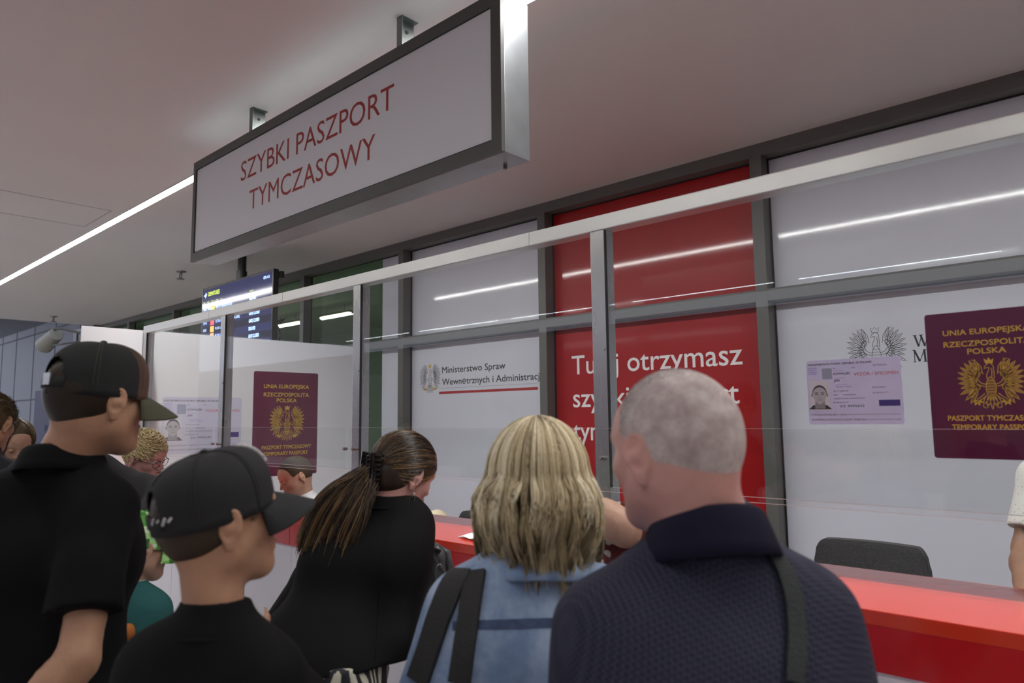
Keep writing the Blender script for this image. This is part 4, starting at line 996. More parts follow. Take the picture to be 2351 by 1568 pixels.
def cap(p, m_crown, m_front, m_brim, tilt=0, up=0, brim=.080, hh=.100, label=None, hatname='baseball_cap', front_deg=62, hole=True, logo=None, cat=None):
    """cap in the head's frame; part of the person's clothing"""
    H = F(p.H.o, p.H.M@rotm(0, tilt), p.hk); root = p.root
    A_, B_, Hh = .0865, .108, hh; zc = .030+up; c0 = np.array([0, -.010, zc]); nphi, nth = 120, 26
    def dome(phi, th, off=0):
        # phi from front; front panels stand higher
        fr = max(0, math.cos(phi)); r_s = math.sin(th)**.80; z_s = math.cos(th)**(.80-.12*fr)
        seam = math.exp(-(((math.degrees(phi)+30) % 60-30)/2.2)**2)*.0012*math.sin(th)
        return (c0[0]+(A_+seam+off)*r_s*math.sin(phi), c0[1]+(B_+seam+off)*r_s*math.cos(phi), c0[2]+(Hh+off)*z_s+.006*fr*math.sin(2*th)-.012*(1 if th > 1.5 else 0)*(th-1.5)/.07)
    V = []; th_s = [math.pi/2*i/nth for i in range(nth+1)]+[math.pi/2+.0001]
    for i in range(nphi):
        phi = 2*math.pi*i/nphi-math.pi
        for j, th in enumerate(th_s):
            x, y, z = dome(phi, min(th, math.pi/2))
            if j == len(th_s)-1: z -= .014
            V.append(H(x, y, z))
    m2 = len(th_s)
    def faces(sel):
        f = []
        for i in range(nphi):
            phi = math.degrees(2*math.pi*(i+.5)/nphi-math.pi)
            for j in range(m2-1):
                th = th_s[j]; 
                # arched opening at the back
                if hole and abs(abs(phi)-180) < 24:
                    zz = math.cos(th); lim = .50*math.sqrt(max(0, 1-((abs(abs(phi)-180))/24)**2))
                    if zz < lim and j < m2-3 and zz > .12: continue
                if sel(phi): f.append((i*m2+j, i*m2+j+1, ((i+1) % nphi)*m2+j+1, ((i+1) % nphi)*m2+j))
        return f
    for nm, mt, sel in (('cap_crown', m_crown, lambda a: abs(a) >= front_deg), ('cap_front_panel', m_front, lambda a: abs(a) < front_deg)):
        me = raw(V, faces(sel)); bm = bmesh.new(); bm.from_mesh(me); bmesh.ops.delete(bm, geom=[q for q in bm.verts if not q.link_faces], context='VERTS'); bmesh.ops.remove_doubles(bm, verts=bm.verts, dist=1e-5); bmesh.ops.recalc_face_normals(bm, faces=bm.faces); bm.to_mesh(me); bm.free()
        o = link(nm, me, mt, root, True); sm = o.modifiers.new('s', 'SOLIDIFY'); sm.thickness = .0022; sm.offset = 0
    # seam stitches
    st = MB()
    for a in (60, -60, 120, -120, 180, 0):
        for da in (-2.2, 2.2):
            if a == 180: tmax = 1.0
            else: tmax = 1.55
            st.tube([H(*dome(math.radians(a+da), th, .0016)) for th in np.linspace(.08, tmax, 24)], .0007, 4)
    st.build('cap_stitching', p.stitch if hasattr(p, 'stitch') else M_STITCH, root)
    V, Q = sdf_mesh([ell(H(0, -.010, zc+Hh+.003), (.0075*p.hk, .0075*p.hk, .0045*p.hk), H.M)], .0015); link('cap_button', np_mesh(V, Q), m_crown, root, True)
    # brim
    v = []; nu, nv = 30, 12; amax = math.radians(58)
    for i in range(nu+1):
        a = -amax+2*amax*i/nu
        bx, by = (A_)*math.sin(a), c0[1]+B_*math.cos(a)
        for j in range(nv+1):
            t_ = j/nv; ln = brim*math.cos(a/amax*math.pi/2)**.55+.002
            x = bx*(1+.10*t_); y = by+ln*t_; z = zc-.010-.016*(abs(math.sin(a))/math.sin(amax))**2*(1)-.032*t_-.008*t_*t_-.9*x*x*t_
            v.append(H(x, y, z))
    f = [(i*(nv+1)+j, (i+1)*(nv+1)+j, (i+1)*(nv+1)+j+1, i*(nv+1)+j+1) for i in range(nu) for j in range(nv)]
    o = link('cap_brim', raw(v, f), m_brim, root, True); sm = o.modifiers.new('s', 'SOLIDIFY'); sm.thickness = .004; sm.offset = 0
    # back strap
    v = []; n = 16
    for i in range(n+1):
        a = math.radians(180-26+52*i/n)
        for z in (zc-.013, zc+.008): v.append(H(c0[0]+(A_+.001)*math.sin(a), c0[1]+(B_+.001)*math.cos(a), z))
    o = link('cap_strap', raw(v, [(2*i, 2*i+2, 2*i+3, 2*i+1) for i in range(n)]), m_crown, root, True); sm = o.modifiers.new('s', 'SOLIDIFY'); sm.thickness = .003
    return H, dome
def pix_on(obj, pts, off=.002):
    """points of a thing's surface seen at these picture positions, lifted along the surface"""
    bm = bmesh.new(); bm.from_mesh(obj.data); par = obj; o = Vector((0, 0, 0))
    while par is not None: o += par.location; par = par.parent
    bm.transform(Matrix.Translation(o)); bv = BVHTree.FromBMesh(bm); out = []; nn = []
    for u, v in pts:
        h = bv.ray_cast(Vector(CAM), Vector(ray(u, v)).normalized())
        if h[0] is None: 
            if out: out.append(out[-1]); nn.append(nn[-1])
            continue
        n = h[1].normalized()
        if n.dot(Vector(ray(u, v))) > 0: n = -n
        out.append(h[0]+n*off); nn.append(n)
    bm.free(); return out, nn
def interp_pts(pts, n):
    pts = np.array(pts, float); s = np.r_[0, np.cumsum(np.linalg.norm(np.diff(pts, axis=0), axis=1))]; t_ = np.linspace(0, s[-1], n)
    return np.stack([np.interp(t_, s, pts[:, i]) for i in range(pts.shape[1])], 1)
def band(name, pts, nrm, wd, th, mt, parent):
    """a flat strap with thickness along points"""
    P = np.array([list(p_) for p_ in pts]); N_ = np.array([list(n_) for n_ in nrm])
    for _ in range(4):
        P[1:-1] = (P[:-2]+2*P[1:-1]+P[2:])/4; N_[1:-1] = (N_[:-2]+2*N_[1:-1]+N_[2:])/4
    T = np.gradient(P, axis=0); T /= np.linalg.norm(T, axis=1)[:, None]+1e-9; N_ = N_-T*(N_*T).sum(1)[:, None]; N_ /= np.linalg.norm(N_, axis=1)[:, None]+1e-9
    S_ = np.cross(T, N_); v = []
    for p_, n_, s_ in zip(P, N_, S_): v += [p_+s_*wd/2, p_+s_*wd/2+n_*th, p_-s_*wd/2+n_*th, p_-s_*wd/2]
    f = [(4*i+j, 4*i+(j+1) % 4, 4*i+4+(j+1) % 4, 4*i+4+j) for i in range(len(P)-1) for j in range(4)]+[(0, 3, 2, 1), tuple(4*(len(P)-1)+q for q in range(4))]
    return link(name, raw(v, f), mt, parent)
DOWN = np.array([0, 0, -1.])
M_HAIRDK = tint_mat('hair_dark_brown', [(0, (.010, .006, .004)), (1, (.035, .020, .012))])
M_JEANS = cloth('jeans_dark', (.02, .025, .045)); M_TROUS = cloth('trousers_black', (.012, .012, .014)); M_SHOE = mat('shoe_leather', (.02, .018, .016), .4)

# ---------- man in the trucker cap, left foreground
p = Person('man in a black and olive trucker cap and black polo shirt, leftmost in the foreground', (230, 922), 1.60, -15, 4, 0, 1.0, body_yaw=-48, lean=(0, .05), sw=.165, bulk=.92, neck=.088, noff=(-.062, .03))
man = p; p.S[1] = at(246, 1166, 1.53)
p.arm(1, at(176, 1520, 1.36), at(20, 1690, 1.28)); p.rest_arm(-1)
p.body(SK_TAN, neck_r=.056)
M_POLO = cloth('polo_black', (.0042, .0042, .0048), 900, .35)
p.garment('polo_shirt', M_POLO, g=.020, frac=.72, seed=2, taper=1.22, folds=.004, necktop=.028)
p.fold_collar('polo_collar', M_POLO, r=.067, ht=.045, drop=.045, out=.026)
p.trousers(M_JEANS); p.shoes(M_SHOE)
short_hair(p, 'hair', M_HAIRDK, 9000, .013, .35, cut=[((0, .07, .050), (0, .80, -.60)), ((0, -.09, -.072), (0, -.35, -.94))], r=.0006)
Hc, dm = cap(p, mat('cap_mesh_black', (.007, .008, .008), .85, bump=.5, bscale=500), mat('cap_brown', (.085, .042, .028), .8, bump=.3, bscale=400), mat('cap_olive', (.060, .058, .032), .8, bump=.3, bscale=400), tilt=1, up=.002, brim=.094, front_deg=66)
t = MB()
for i in range(5):
    a = math.radians(200+i*.9)
b0 = [Hc(*dm(math.radians(a), math.pi/2, .003)) for a in (176, 184)]
cs = [Hc(.012*x-.0, -.010-.110, .040+.016*z) for x, z in ((-1, -1), (1, -1), (1, .6), (-1, .6))]; cs2 = [q-p.H.M[:, 1]*.004 for q in cs]
link('cap_buckle', raw(cs+cs2, [(0, 1, 2, 3), (7, 6, 5, 4), (0, 4, 5, 1), (1, 5, 6, 2), (2, 6, 7, 3), (3, 7, 4, 0)]), M_STEEL, p.root)

# ---------- boy in the black cap
p = Person('boy in a plain black cap and black shirt, seen in profile before the counter', (510, 1192), 1.2, 6, -3, 0, .90, body_yaw=-32, lean=(0, .06), sw=.136, bulk=.86, headk=.93, neck=.128, noff=(.01, .01))
boy = p
p.arm(1, at(690, 1640, 1.25), at(600, 1480, 1.42), (unit(at(545, 1440, 1.46)-at(600, 1480, 1.42)), np.array([0, 0, 1.]), .5)); p.rest_arm(-1)
p.body(SK_TAN, neck_r=.050)
M_TEE = cloth('tee_black', (.0055, .0055, .0062), 500, .25)
tee = p.garment('t_shirt', M_TEE, g=.022, frac=.85, seed=4, taper=1.3, folds=.0045, necktop=.028)
M_TEEK = M_TEE
p.band_collar('neck_rib', M_TEE, r=.062, ht=.026, th=.006)
nt = MATS['tee_black'].node_tree
p.trousers(M_JEANS); p.shoes(M_SHOE)
M_HAIRBR = tint_mat('hair_brown_short', [(0, (.014, .008, .004)), (1, (.060, .034, .016))])
short_hair(p, 'hair', M_HAIRBR, 9000, .014, .3, cut=[((0, .068, .050), (0, .82, -.57)), ((0, -.09, -.082), (0, -.35, -.94))], r=.0006, seed=8)
p.stitch = mat('black_stitch', (.012, .012, .014), .7)
M_CAPB = mat('cap_black', (.0062, .0066, .0078), .8, bump=.3, bscale=450)
Hc, dm = cap(p, M_CAPB, M_CAPB, M_CAPB, tilt=-9, up=.002, brim=.078, hh=.094)
cs = []; n = 10
lg = MB(); pts = [Hc(*dm(math.radians(6+2*math.sin(t_*40)), .45+.75*t_, .003)) for t_ in np.linspace(0, 1, 24)]
lg.tube(pts, .0035, 6).build('cap_logo', mat('logo_white', (.5, .5, .5), .6), p.root)
lb = MB(); 
for a0, z0, dz in ((168, .030, .010), (160, .034, .004), (153, .028, .012), (146, .033, .006)):
    q0 = math.radians(a0); lb.tube([Hc(.0865*math.sin(q0)*1.03, -.010+.108*math.cos(q0)*1.03, z0), Hc(.0865*math.sin(q0-.07)*1.03, -.010+.108*math.cos(q0-.07)*1.03, z0+dz)], .0022, 5)
lb.build('strap_logo', mat('logo_white', (.5, .5, .5), .6), p.root)
# leopard-patterned grey patch on the left sleeve: spots belong to the cloth
def leopard():
    M = mat('leopard_print', (.1, .1, .1), .85); nt = M.node_tree
    tc = nt.nodes.new('ShaderNodeTexCoord'); v = nt.nodes.new('ShaderNodeTexVoronoi'); v.inputs['Scale'].default_value = 42
    nt.links.new(tc.outputs['Object'], v.inputs['Vector']); r = ramp(nt, [(0, (.012, .012, .016)), (.33, (.012, .012, .016)), (.36, (.085, .085, .10)), (1, (.10, .10, .115))])
    nt.links.new(v.outputs['Distance'], r.inputs[0]); nt.links.new(r.outputs[0], bsdf(M).inputs['Base Color']); return M
tee.data.materials.append(leopard())
inv = np.array([[*v.co] for v in tee.data.vertices])+np.array([p.g[0], p.g[1], p.g[2]])
rel = inv-CAM; dz_ = rel@FW; uu = W/2+F_PX*(rel@RT)/dz_; vv = H_/2-F_PX*(rel@UPV)/dz_
S_l = p.S[-1]
loc = (inv-S_l)@np.stack([p.B[:, 0], p.B[:, 1], np.array([0, 0, 1.])], 1)
mi = np.zeros(len(tee.data.polygons), np.int32)
for q in tee.data.polygons:
    c = loc[list(q.vertices)].mean(0)
    if c[2] < -.085-.9*(c[0]-.0)-.0 and c[0] < .12: mi[q.index] = 1
tee.data.polygons.foreach_set('material_index', mi)
# phone the boy holds
ph = F(at(588, 1466, 1.50), rotm(-20, 55), 1)
t = MB(); cs = [ph(x, y, z) for z in (-.004, .004) for x, y in ((-.036, -.075), (.036, -.075), (.036, .075), (-.036, .075))]
t.add(cs, [(0, 3, 2, 1), (4, 5, 6, 7), (0, 1, 5, 4), (1, 2, 6, 5), (2, 3, 7, 6), (3, 0, 4, 7)])
o = empty('mobile_phone', tuple(ph.o), 'silver edged mobile phone held low between the boy and the blazer woman', 'phone')
t.build('phone_body', mat('phone_silver', (.55, .55, .58), .2, metal=.8), o, .002)
cs = [ph(x, y, .0043) for x, y in ((-.033, -.071), (.033, -.071), (.033, .071), (-.033, .071))]
link('phone_display', raw(cs, [(0, 1, 2, 3)]), mat('phone_black', (.01, .01, .012), .1, coat=1), o)

# ---------- woman in the black blazer with the ponytail
p = Person('woman with a long brown ponytail in a black blazer bending over the counter', (928, 1090), 2.15, 2, 22, 4, .98, body_yaw=-35, lean=(.36, .45), sw=.165, bulk=.92, hips=.11, neck=.038)
p.S[1] = at(934, 1212, 2.1)
wom = p
p.arm(1, at(902, 1476, 1.92), at(975, 1420, 2.2)); p.arm(-1, at(720, 1330, 2.32), at(618, 1468, 2.12), (unit(at(592, 1490, 2.08)-at(618, 1462, 2.12)), np.array([0, 0, -1.]), .6))
p.body(SK_PINK, neck_r=.050, fine_hands=True)
M_BLAZ = cloth('blazer_black', (.0058, .0058, .0062), 700, .25, .8)
blz = p.garment('blazer', M_BLAZ, g=.024, frac=1., fore=.85, seed=12, folds=.005, hem=-.05, extra=[cone(p.P-p.B[:, 0]*.065, p.P+p.B[:, 0]*.065, .142, None, .08)], necktop=.0, neckr=.05, fscale=7)
p.band_collar('blazer_collar', M_BLAZ, r=.064, ht=.02, th=.008)
pts = interp_pts([(905, 1175), (880, 1260), (868, 1400), (860, 1560)], 20)
q, nn = pix_on(blz, pts, .0005); MB().tube(q, .0012, 5).build('blazer_seam', M_BLAZ, p.root)
# striped skirt
def zebra():
    M = mat('skirt_zebra', (.1, .1, .1), .7); nt = M.node_tree
    tc = nt.nodes.new('ShaderNodeTexCoord'); mp = nt.nodes.new('ShaderNodeMapping'); mp.inputs['Scale'].default_value = (24, 24, 6); mp.inputs['Rotation'].default_value = (.3, .2, .6)
    wv = nt.nodes.new('ShaderNodeTexWave'); wv.inputs['Scale'].default_value = .8; wv.inputs['Distortion'].default_value = 7; wv.inputs['Detail'].default_value = 1; wv.inputs['Detail Scale'].default_value = .8
    nt.links.new(tc.outputs['Object'], mp.inputs[0]); nt.links.new(mp.outputs[0], wv.inputs['Vector'])
    r = ramp(nt, [(0, (.006, .006, .012)), (.60, (.006, .006, .012)), (.66, (.42, .40, .32)), (1, (.50, .48, .38))]); nt.links.new(wv.outputs['Fac'], r.inputs[0]); nt.links.new(r.outputs[0], bsdf(M).inputs['Base Color']); return M
P_ = p.P; pr = [cone(P_-p.B[:, 0]*.068+np.array([0, 0, .03]), P_+p.B[:, 0]*.068+np.array([0, 0, .03]), .127, None, .05)]
for i in (-1, 1): pr.append(cone(P_+p.B[:, 0]*i*.068, P_+p.B[:, 0]*i*.09-np.array([0, 0, .62]), .128, .16, .06))
V, Q = sdf_mesh(pr, .012, cuts=[plane(P_+np.array([0, 0, .072]), (0, 0, 1)), plane(P_-np.array([0, 0, .60]), (0, 0, -1))], folds=fold_field(3, .008, 14, .1)); link('skirt', np_mesh(V, Q), zebra(), p.root, True)
p.shoes(M_SHOE)
M_HAIRPT = tint_mat('hair_brown_highlights', [(0, (.012, .007, .005)), (.35, (.045, .026, .014)), (.65, (.13, .075, .034)), (1, (.42, .25, .09))], rough=.38, spec=.5)
H = p.H; k = p.hk; g = np.random.default_rng(5); c0 = np.array([0, -.014, .030]); rr = np.array([.086, .108, .100])
# base volume over the skull
subs = [ell(H(sd*.088, .012, -.022), (.040*k, .034*k, .052*k), H.M, k=.02*k, op='s') for sd in (-1, 1)]
V, Q = sdf_mesh([ell(H(*c0), tuple((rr-.004)*k), H.M, k=.02), ell(H(0, -.055, -.010), (.064*k, .060*k, .068*k), H.M, k=.04)]+subs, .0045, cuts=[plane(H(0, .078, .05), H.d(0, .86, -.5))])
hb = link('hair', np_mesh(V, Q, np.full(len(V), .2)), M_HAIRPT, p.root, True)
clip = np.array([0, -.112, -.010]); cd_ = (clip-c0)/rr; cd_ /= np.linalg.norm(cd_)
N = 3600; D = g.normal(size=(N*5, 3)); D /= np.linalg.norm(D, axis=1)[:, None]; P0 = c0+D*rr
ok = (D@cd_ > -.93) & ((P0-np.array([0, .078, .05]))@np.array([0, .86, -.5]) < 0) & (P0[:, 2] > -.06) & ~((np.abs(P0[:, 0]) > .05) & (P0[:, 1] > -.035) & (P0[:, 2] < .012))
D = D[ok][:N]; ts = np.linspace(0, 1, 14)
D1 = np.tile(cd_, (len(D), 1))+g.normal(size=D.shape)*.06; D1 /= np.linalg.norm(D1, axis=1)[:, None]; dd = slerp_path(D, D1, ts); lay = g.uniform(.97, 1.035, len(D))
P = c0+dd*rr*lay[:, None, None]+dd*(np.sin(ts*math.pi)*.004)[None, :, None]
tint = np.clip(.30+.33*np.sin(D[:, 2]*14+D[:, 1]*9+1)*np.sin(D[:, 0]*11+D[:, 2]*5)+g.normal(size=len(D))*.16+.25*(D[:, 2] < .30)*(D[:, 1] > -.3), 0, 1)
strands('hair_strands', ((P.reshape(-1, 3)*k)@H.M.T+H.o).reshape(P.shape), .0011, M_HAIRPT, hb, tint)
# ponytail falling over her left shoulder blade
C0 = H(0, -.108, -.030); Nn = 5200; hull = []
e0, e1 = at(683, 1232, 2.02), at(806, 1276, 1.97); m0, m1 = at(716, 1092, 2.05), at(856, 1168, 2.00)
s_ = g.beta(1.6, 1.6, Nn); dpt = g.normal(size=Nn)*.014
ends = e0+(e1-e0)*s_[:, None]+UPV*(-.020*np.sin(s_*3.14)-.0+g.normal(size=Nn)*.018-.012)[:, None]+FW*(dpt)[:, None]
mids = m0+(m1-m0)*s_[:, None]+FW*dpt[:, None]+g.normal(size=(Nn, 3))*.004
ts = np.linspace(0, 1, 16)[None, :, None]; st_ = C0+g.normal(size=(Nn, 3))*.011
P = (1-ts)**2*st_[:, None]+2*ts*(1-ts)*mids[:, None]+ts**2*ends[:, None]
cl_ = np.round(s_*16)/16; P += (np.sin(ts*9+cl_[:, None, None]*40)*.0035*ts)
tint = np.clip(.30+.35*np.sin(cl_*37)+g.normal(size=Nn)*.16+.12, 0, 1)
pony = strands('ponytail', P, .0012, M_HAIRPT, p.root, tint, .5)
pm = (m0+m1)/2; pe_ = (e0+e1)/2
pv = [cone(C0, C0*.5+pm*.5, .012, .016, .02), cone(C0*.5+pm*.5, pm*.6+pe_*.4, .016, .018, .02)]
V, Q = sdf_mesh([dict(a_, p=a_['p']+FW*.022, q=a_['q']+FW*.022) for a_ in pv], .005); link('ponytail_core', np_mesh(V, Q, np.full(len(V), .15)), M_HAIRPT, pony, True)
# claw clip
cf = F(H(0, -.118, -.012), H.M@rotm(0, -20), k); MC = mat('claw_black', (.006, .006, .007), .12, coat=1)
claw = empty('claw_clip', tuple(p.root.location), kind=None); claw.parent = p.root; claw.location = (0, 0, 0)
t = MB(); off = np.array(p.root.location)
for sd in (-1, 1):
    for z in np.linspace(-.036, .036, 6):
        t.tube([cf(sd*.006, -.022, z), cf(sd*.026, -.018, z), cf(sd*.038, -.002, z), cf(sd*.034, .018, z*.9)], [.0045, .0045, .004, .0025], 7)
    t.tube([cf(sd*.024, -.020, -.042), cf(sd*.026, -.022, 0), cf(sd*.024, -.020, .042)], .0075, 8)
t.build('claw', MC, claw)
MB().tube([cf(0, -.020, -.03), cf(0, -.022, .03)], .006, 10).build('hinge', MC, claw)
er = H(.084, -.008, -.044); MB().tube([er+np.array([.006*math.sin(a), 0, -.020+.018*math.cos(a)])*1. for a in np.linspace(.2, 5.6, 16)], .0009, 5).build('earring', M_STEEL, p.root)
# loose strand by the ear
P = np.array([[[.070+.006*math.sin(2*i+t_*3)+.002*i, .016-.004*i-.01*t_, .0-.12*t_] for t_ in np.linspace(0, 1, 10)] for i in range(9)])
strands('loose_strands', ((P.reshape(-1, 3)*k)@H.M.T+H.o).reshape(P.shape), .0007, M_HAIRPT, hb, np.full(9, .7))

# grey leather handbag under her arm
bg = empty('handbag', tuple(at(985, 1370, 2.25)), 'soft grey leather handbag hanging beside the blazer woman at the counter', 'bag')
M_LEA = mat('grey_leather', (.065, .068, .072), .38, bump=.35, bscale=120, coat=.2)
bc = at(990, 1330, 2.22); pr = [cone(bc+RT*.010+UPV*.07, bc-UPV*.09+RT*.006, .038, .062, .05), cone(bc+FW*.08+UPV*.03+RT*.01, bc+FW*.1-UPV*.08, .04, .05, .06)]
volume('bag_body', pr, M_LEA, bg, .006, folds=fold_field(9, .004, 26))
MB().tube([bc+RT*.02+UPV*.10, bc+RT*.048+UPV*.085, bc+RT*.062+UPV*.02, bc+RT*.05-UPV*.05], [.012, .014, .014, .012], 10).build('handle', M_LEA, bg, smooth=True)
MB().tube([bc+RT*.002+UPV*.105-FW*.05, bc+RT*.03+UPV*.06-FW*.05, bc+RT*.052+UPV*.02-FW*.05], .0022, 6).build('cord', M_LEA, bg)
MB().tube([bc+RT*(.032+.012*math.cos(a))+UPV*(.035+.03*math.sin(a))-FW*.055 for a in np.linspace(0, 6.0, 18)], .0018, 5).build('ring', M_STEEL, bg)
MB().box((0, 0, 0), (.001, .001, .001))
t = MB(); t.tube([bc+RT*.006+UPV*.10-FW*.02, bc+RT*.030+UPV*.098-FW*.035], .007, 8); t.build('buckle', M_PLASTICB, bg)

# ---------- blonde woman in the denim jacket
p = Person('woman with shoulder length blonde hair in a denim jacket, back to the viewer', (1238, 1108), 1.4, -26, 0, 0, .98, body_yaw=-40, lean=(0, .03), sw=.172, bulk=.98, neck=.085, drop=.115)
blo = p
p.rest_arm(1, .035); p.rest_arm(-1, .10)
p.body(SK_FAIR)
def denim():
    M = mat('denim', (.1, .2, .4), .85, spec=.2); nt = M.node_tree; tc = nt.nodes.new('ShaderNodeTexCoord')
    n = nt.nodes.new('ShaderNodeTexNoise'); n.inputs['Scale'].default_value = 7; n.inputs['Detail'].default_value = 8; n.inputs['Roughness'].default_value = .62; nt.links.new(tc.outputs['Object'], n.inputs['Vector'])
    r = ramp(nt, [(.28, (.11, .17, .31)), (.44, (.20, .28, .44)), (.58, (.33, .42, .57)), (.78, (.52, .61, .74))]); nt.links.new(n.outputs['Fac'], r.inputs[0]); nt.links.new(r.outputs[0], bsdf(M).inputs['Base Color'])
    w_ = nt.nodes.new('ShaderNodeTexWave'); w_.inputs['Scale'].default_value = 260; w_.bands_direction = 'DIAGONAL'; nt.links.new(tc.outputs['Object'], w_.inputs['Vector'])
    b = nt.nodes.new('ShaderNodeBump'); b.inputs['Strength'].default_value = .25; b.inputs['Distance'].default_value = .002; nt.links.new(w_.outputs['Fac'], b.inputs['Height']); nt.links.new(b.outputs[0], bsdf(M).inputs['Normal']); return M
M_DEN = denim()
jk = p.garment('denim_jacket', M_DEN, g=.024, frac=1., fore=.9, seed=21, folds=.005, necktop=.028, fscale=8)
p.fold_collar('jacket_collar', M_DEN, r=.062, ht=.03, drop=.055, out=.04, th=.006)
p.trousers(M_JEANS); p.shoes(M_SHOE)
M_SEAM = mat('denim_seam', (.05, .075, .15), .85, noise=.4, nscale=70)
for a, nm in (([(1040, 1437), (1150, 1433), (1300, 1428), (1400, 1420)], 'yoke_seam'), ([(1075, 1445), (1068, 1500), (1060, 1567)], 'back_seam')):
    q, nn = pix_on(jk, interp_pts(a, 30), .0); band(nm, q, nn, .016 if nm == 'yoke_seam' else .008, .0022, M_SEAM, p.root)
M_BLOND = tint_mat('hair_blonde', [(0, (.05, .036, .022)), (.2, (.19, .14, .075)), (.5, (.52, .42, .24)), (1, (.92, .84, .62))], rough=.4, spec=.45)
H = p.H; k = p.hk; g = np.random.default_rng(17)
def mane(H, k, N, zb, rx=.100, ry=.112, rz=.112, cz=.022, flare=.030, face=62, K=18, layer=.10, seed=1, zsd=.020, wav=.006, rad=.0013, clumpn=46):
    g = np.random.default_rng(seed); ph = g.uniform(-180, 180, N*2); ph = ph[np.abs(ph) > face*g.uniform(.75, 1.1, len(ph))][:N]; N = len(ph)
    cl = np.round(ph/(360/clumpn)); 
    rs = np.random.default_rng(seed+1); coff = rs.normal(size=400); cz_ = rs.normal(size=400); cp = rs.uniform(0, 6.28, 400)
    ci = (cl.astype(int)+200) % 400; lay = 1-layer*g.beta(1.2, 1.6, N); th0 = g.uniform(.02, 1.35, N)*1.
    zend = zb+.055*np.maximum(0, -np.cos(np.radians(ph)))+g.normal(size=N)*zsd*.6+coff[ci]*zsd*.8+(1-lay)*.35*.1; L = np.linspace(0, 1, K)
    # path length split: over the skull, then straight down
    out = np.zeros((N, K, 3)); arc = (math.pi/2-th0)*rx; drop = (cz-zend); tot = arc+drop; s = L[None]*tot[:, None]
    th = np.minimum(th0[:, None]+s/rx, math.pi/2); zd = np.maximum(s-arc[:, None], 0); fz = np.clip(zd/drop[:, None], 0, 1)
    pr_ = np.radians(ph)[:, None]+ (np.sin(fz*5+cp[ci][:, None])*.05+coff[ci][:, None]*.05*fz)*1.0
    bulge = 1+flare/rx*np.sin(np.clip(fz*1.15, 0, 1)*math.pi)*.8-.12*fz**2.5+.02*np.sin(fz*12+cp[ci][:, None]*2)
    R_ = np.sin(th)*lay[:, None]*bulge+wav/rx*np.sin(fz*11+cp[ci][:, None])*fz
    out[..., 0] = R_*rx*np.sin(pr_); out[..., 1] = R_*ry*np.cos(pr_)-.012; out[..., 2] = cz+rz*np.cos(th)*lay[:, None]-zd
    out += g.normal(size=(N, 1, 3))*.002*fz[..., None]
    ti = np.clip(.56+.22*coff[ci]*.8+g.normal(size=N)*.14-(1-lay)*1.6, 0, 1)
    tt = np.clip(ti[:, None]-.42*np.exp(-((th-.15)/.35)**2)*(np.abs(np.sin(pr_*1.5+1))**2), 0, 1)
    return ((out.reshape(-1, 3)*k)@H.M.T+H.o).reshape(out.shape), tt
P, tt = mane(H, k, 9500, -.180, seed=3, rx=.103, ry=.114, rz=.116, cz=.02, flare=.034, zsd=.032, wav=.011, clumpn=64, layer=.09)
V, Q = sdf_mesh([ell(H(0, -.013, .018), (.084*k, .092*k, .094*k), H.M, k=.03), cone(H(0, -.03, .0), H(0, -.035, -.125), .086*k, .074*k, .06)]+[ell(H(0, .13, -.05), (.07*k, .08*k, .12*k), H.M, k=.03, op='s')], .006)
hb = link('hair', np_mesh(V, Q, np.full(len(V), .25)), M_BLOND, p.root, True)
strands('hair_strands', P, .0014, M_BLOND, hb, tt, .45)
# rucksack with two black straps
rk = empty('backpack_strap', tuple(at(1020, 1450, 1.3)), 'pair of wide black bag straps over the left shoulder of the denim jacket', 'strap')
M_WEB = mat('black_webbing', (.012, .012, .013), .6, bump=.4, bscale=300)
for a, wd in (([(1062, 1312), (1040, 1345), (1010, 1420), (985, 1500), (962, 1566)], .050), ([(1095, 1314), (1085, 1370), (1074, 1450), (1062, 1530), (1056, 1567)], .040)):
    q, nn = pix_on(jk, interp_pts(a, 34), .002); band('strap', q, nn, wd, .008, M_WEB, rk)

# ---------- grey haired man in the navy polo
p = Person('man with cropped grey hair in a dark navy polo shirt, nearest the viewer', (1542, 1036), 1.08, -75, 3, 0, 1.04, body_yaw=-52, lean=(0, .04), sw=.180, bulk=1.04, neck=.068, headk=1.03, drop=.135, noff=(.03, 0))
bald = p
for i in (-1, 1): p.rest_arm(i, .04)
p.body(SK_PINK, neck_r=.064, h=.012)
def knit():
    M = mat('navy_knit', (.014, .015, .034), .8, spec=.3); nt = M.node_tree; tc = nt.nodes.new('ShaderNodeTexCoord')
    v = nt.nodes.new('ShaderNodeTexVoronoi'); v.inputs['Scale'].default_value = 150; v.inputs['Randomness'].default_value = 0.0; mp = nt.nodes.new('ShaderNodeMapping'); mp.inputs['Rotation'].default_value = (.5, .78, .3)
    nt.links.new(tc.outputs['Object'], mp.inputs[0]); nt.links.new(mp.outputs[0], v.inputs['Vector'])
    r = ramp(nt, [(.2, (.010, .010, .022)), (.7, (.030, .032, .060))]); nt.links.new(v.outputs['Distance'], r.inputs[0]); nt.links.new(r.outputs[0], bsdf(M).inputs['Base Color'])
    b = nt.nodes.new('ShaderNodeBump'); b.inputs['Strength'].default_value = .6; b.inputs['Distance'].default_value = .003; nt.links.new(v.outputs['Distance'], b.inputs['Height']); nt.links.new(b.outputs[0], bsdf(M).inputs['Normal']); return M
M_KNIT = knit()
pol = p.garment('polo_shirt', M_KNIT, g=.022, frac=.85, seed=31, neckr=.064, taper=1.25, folds=.004, necktop=.028, h=.007)
p.fold_collar('polo_collar', cloth('collar_navy', (.010, .010, .024), 600, .2), r=.070, ht=.050, drop=.055, out=.030, th=.005, tilt=.034)
p.trousers(M_JEANS); p.shoes(M_SHOE)
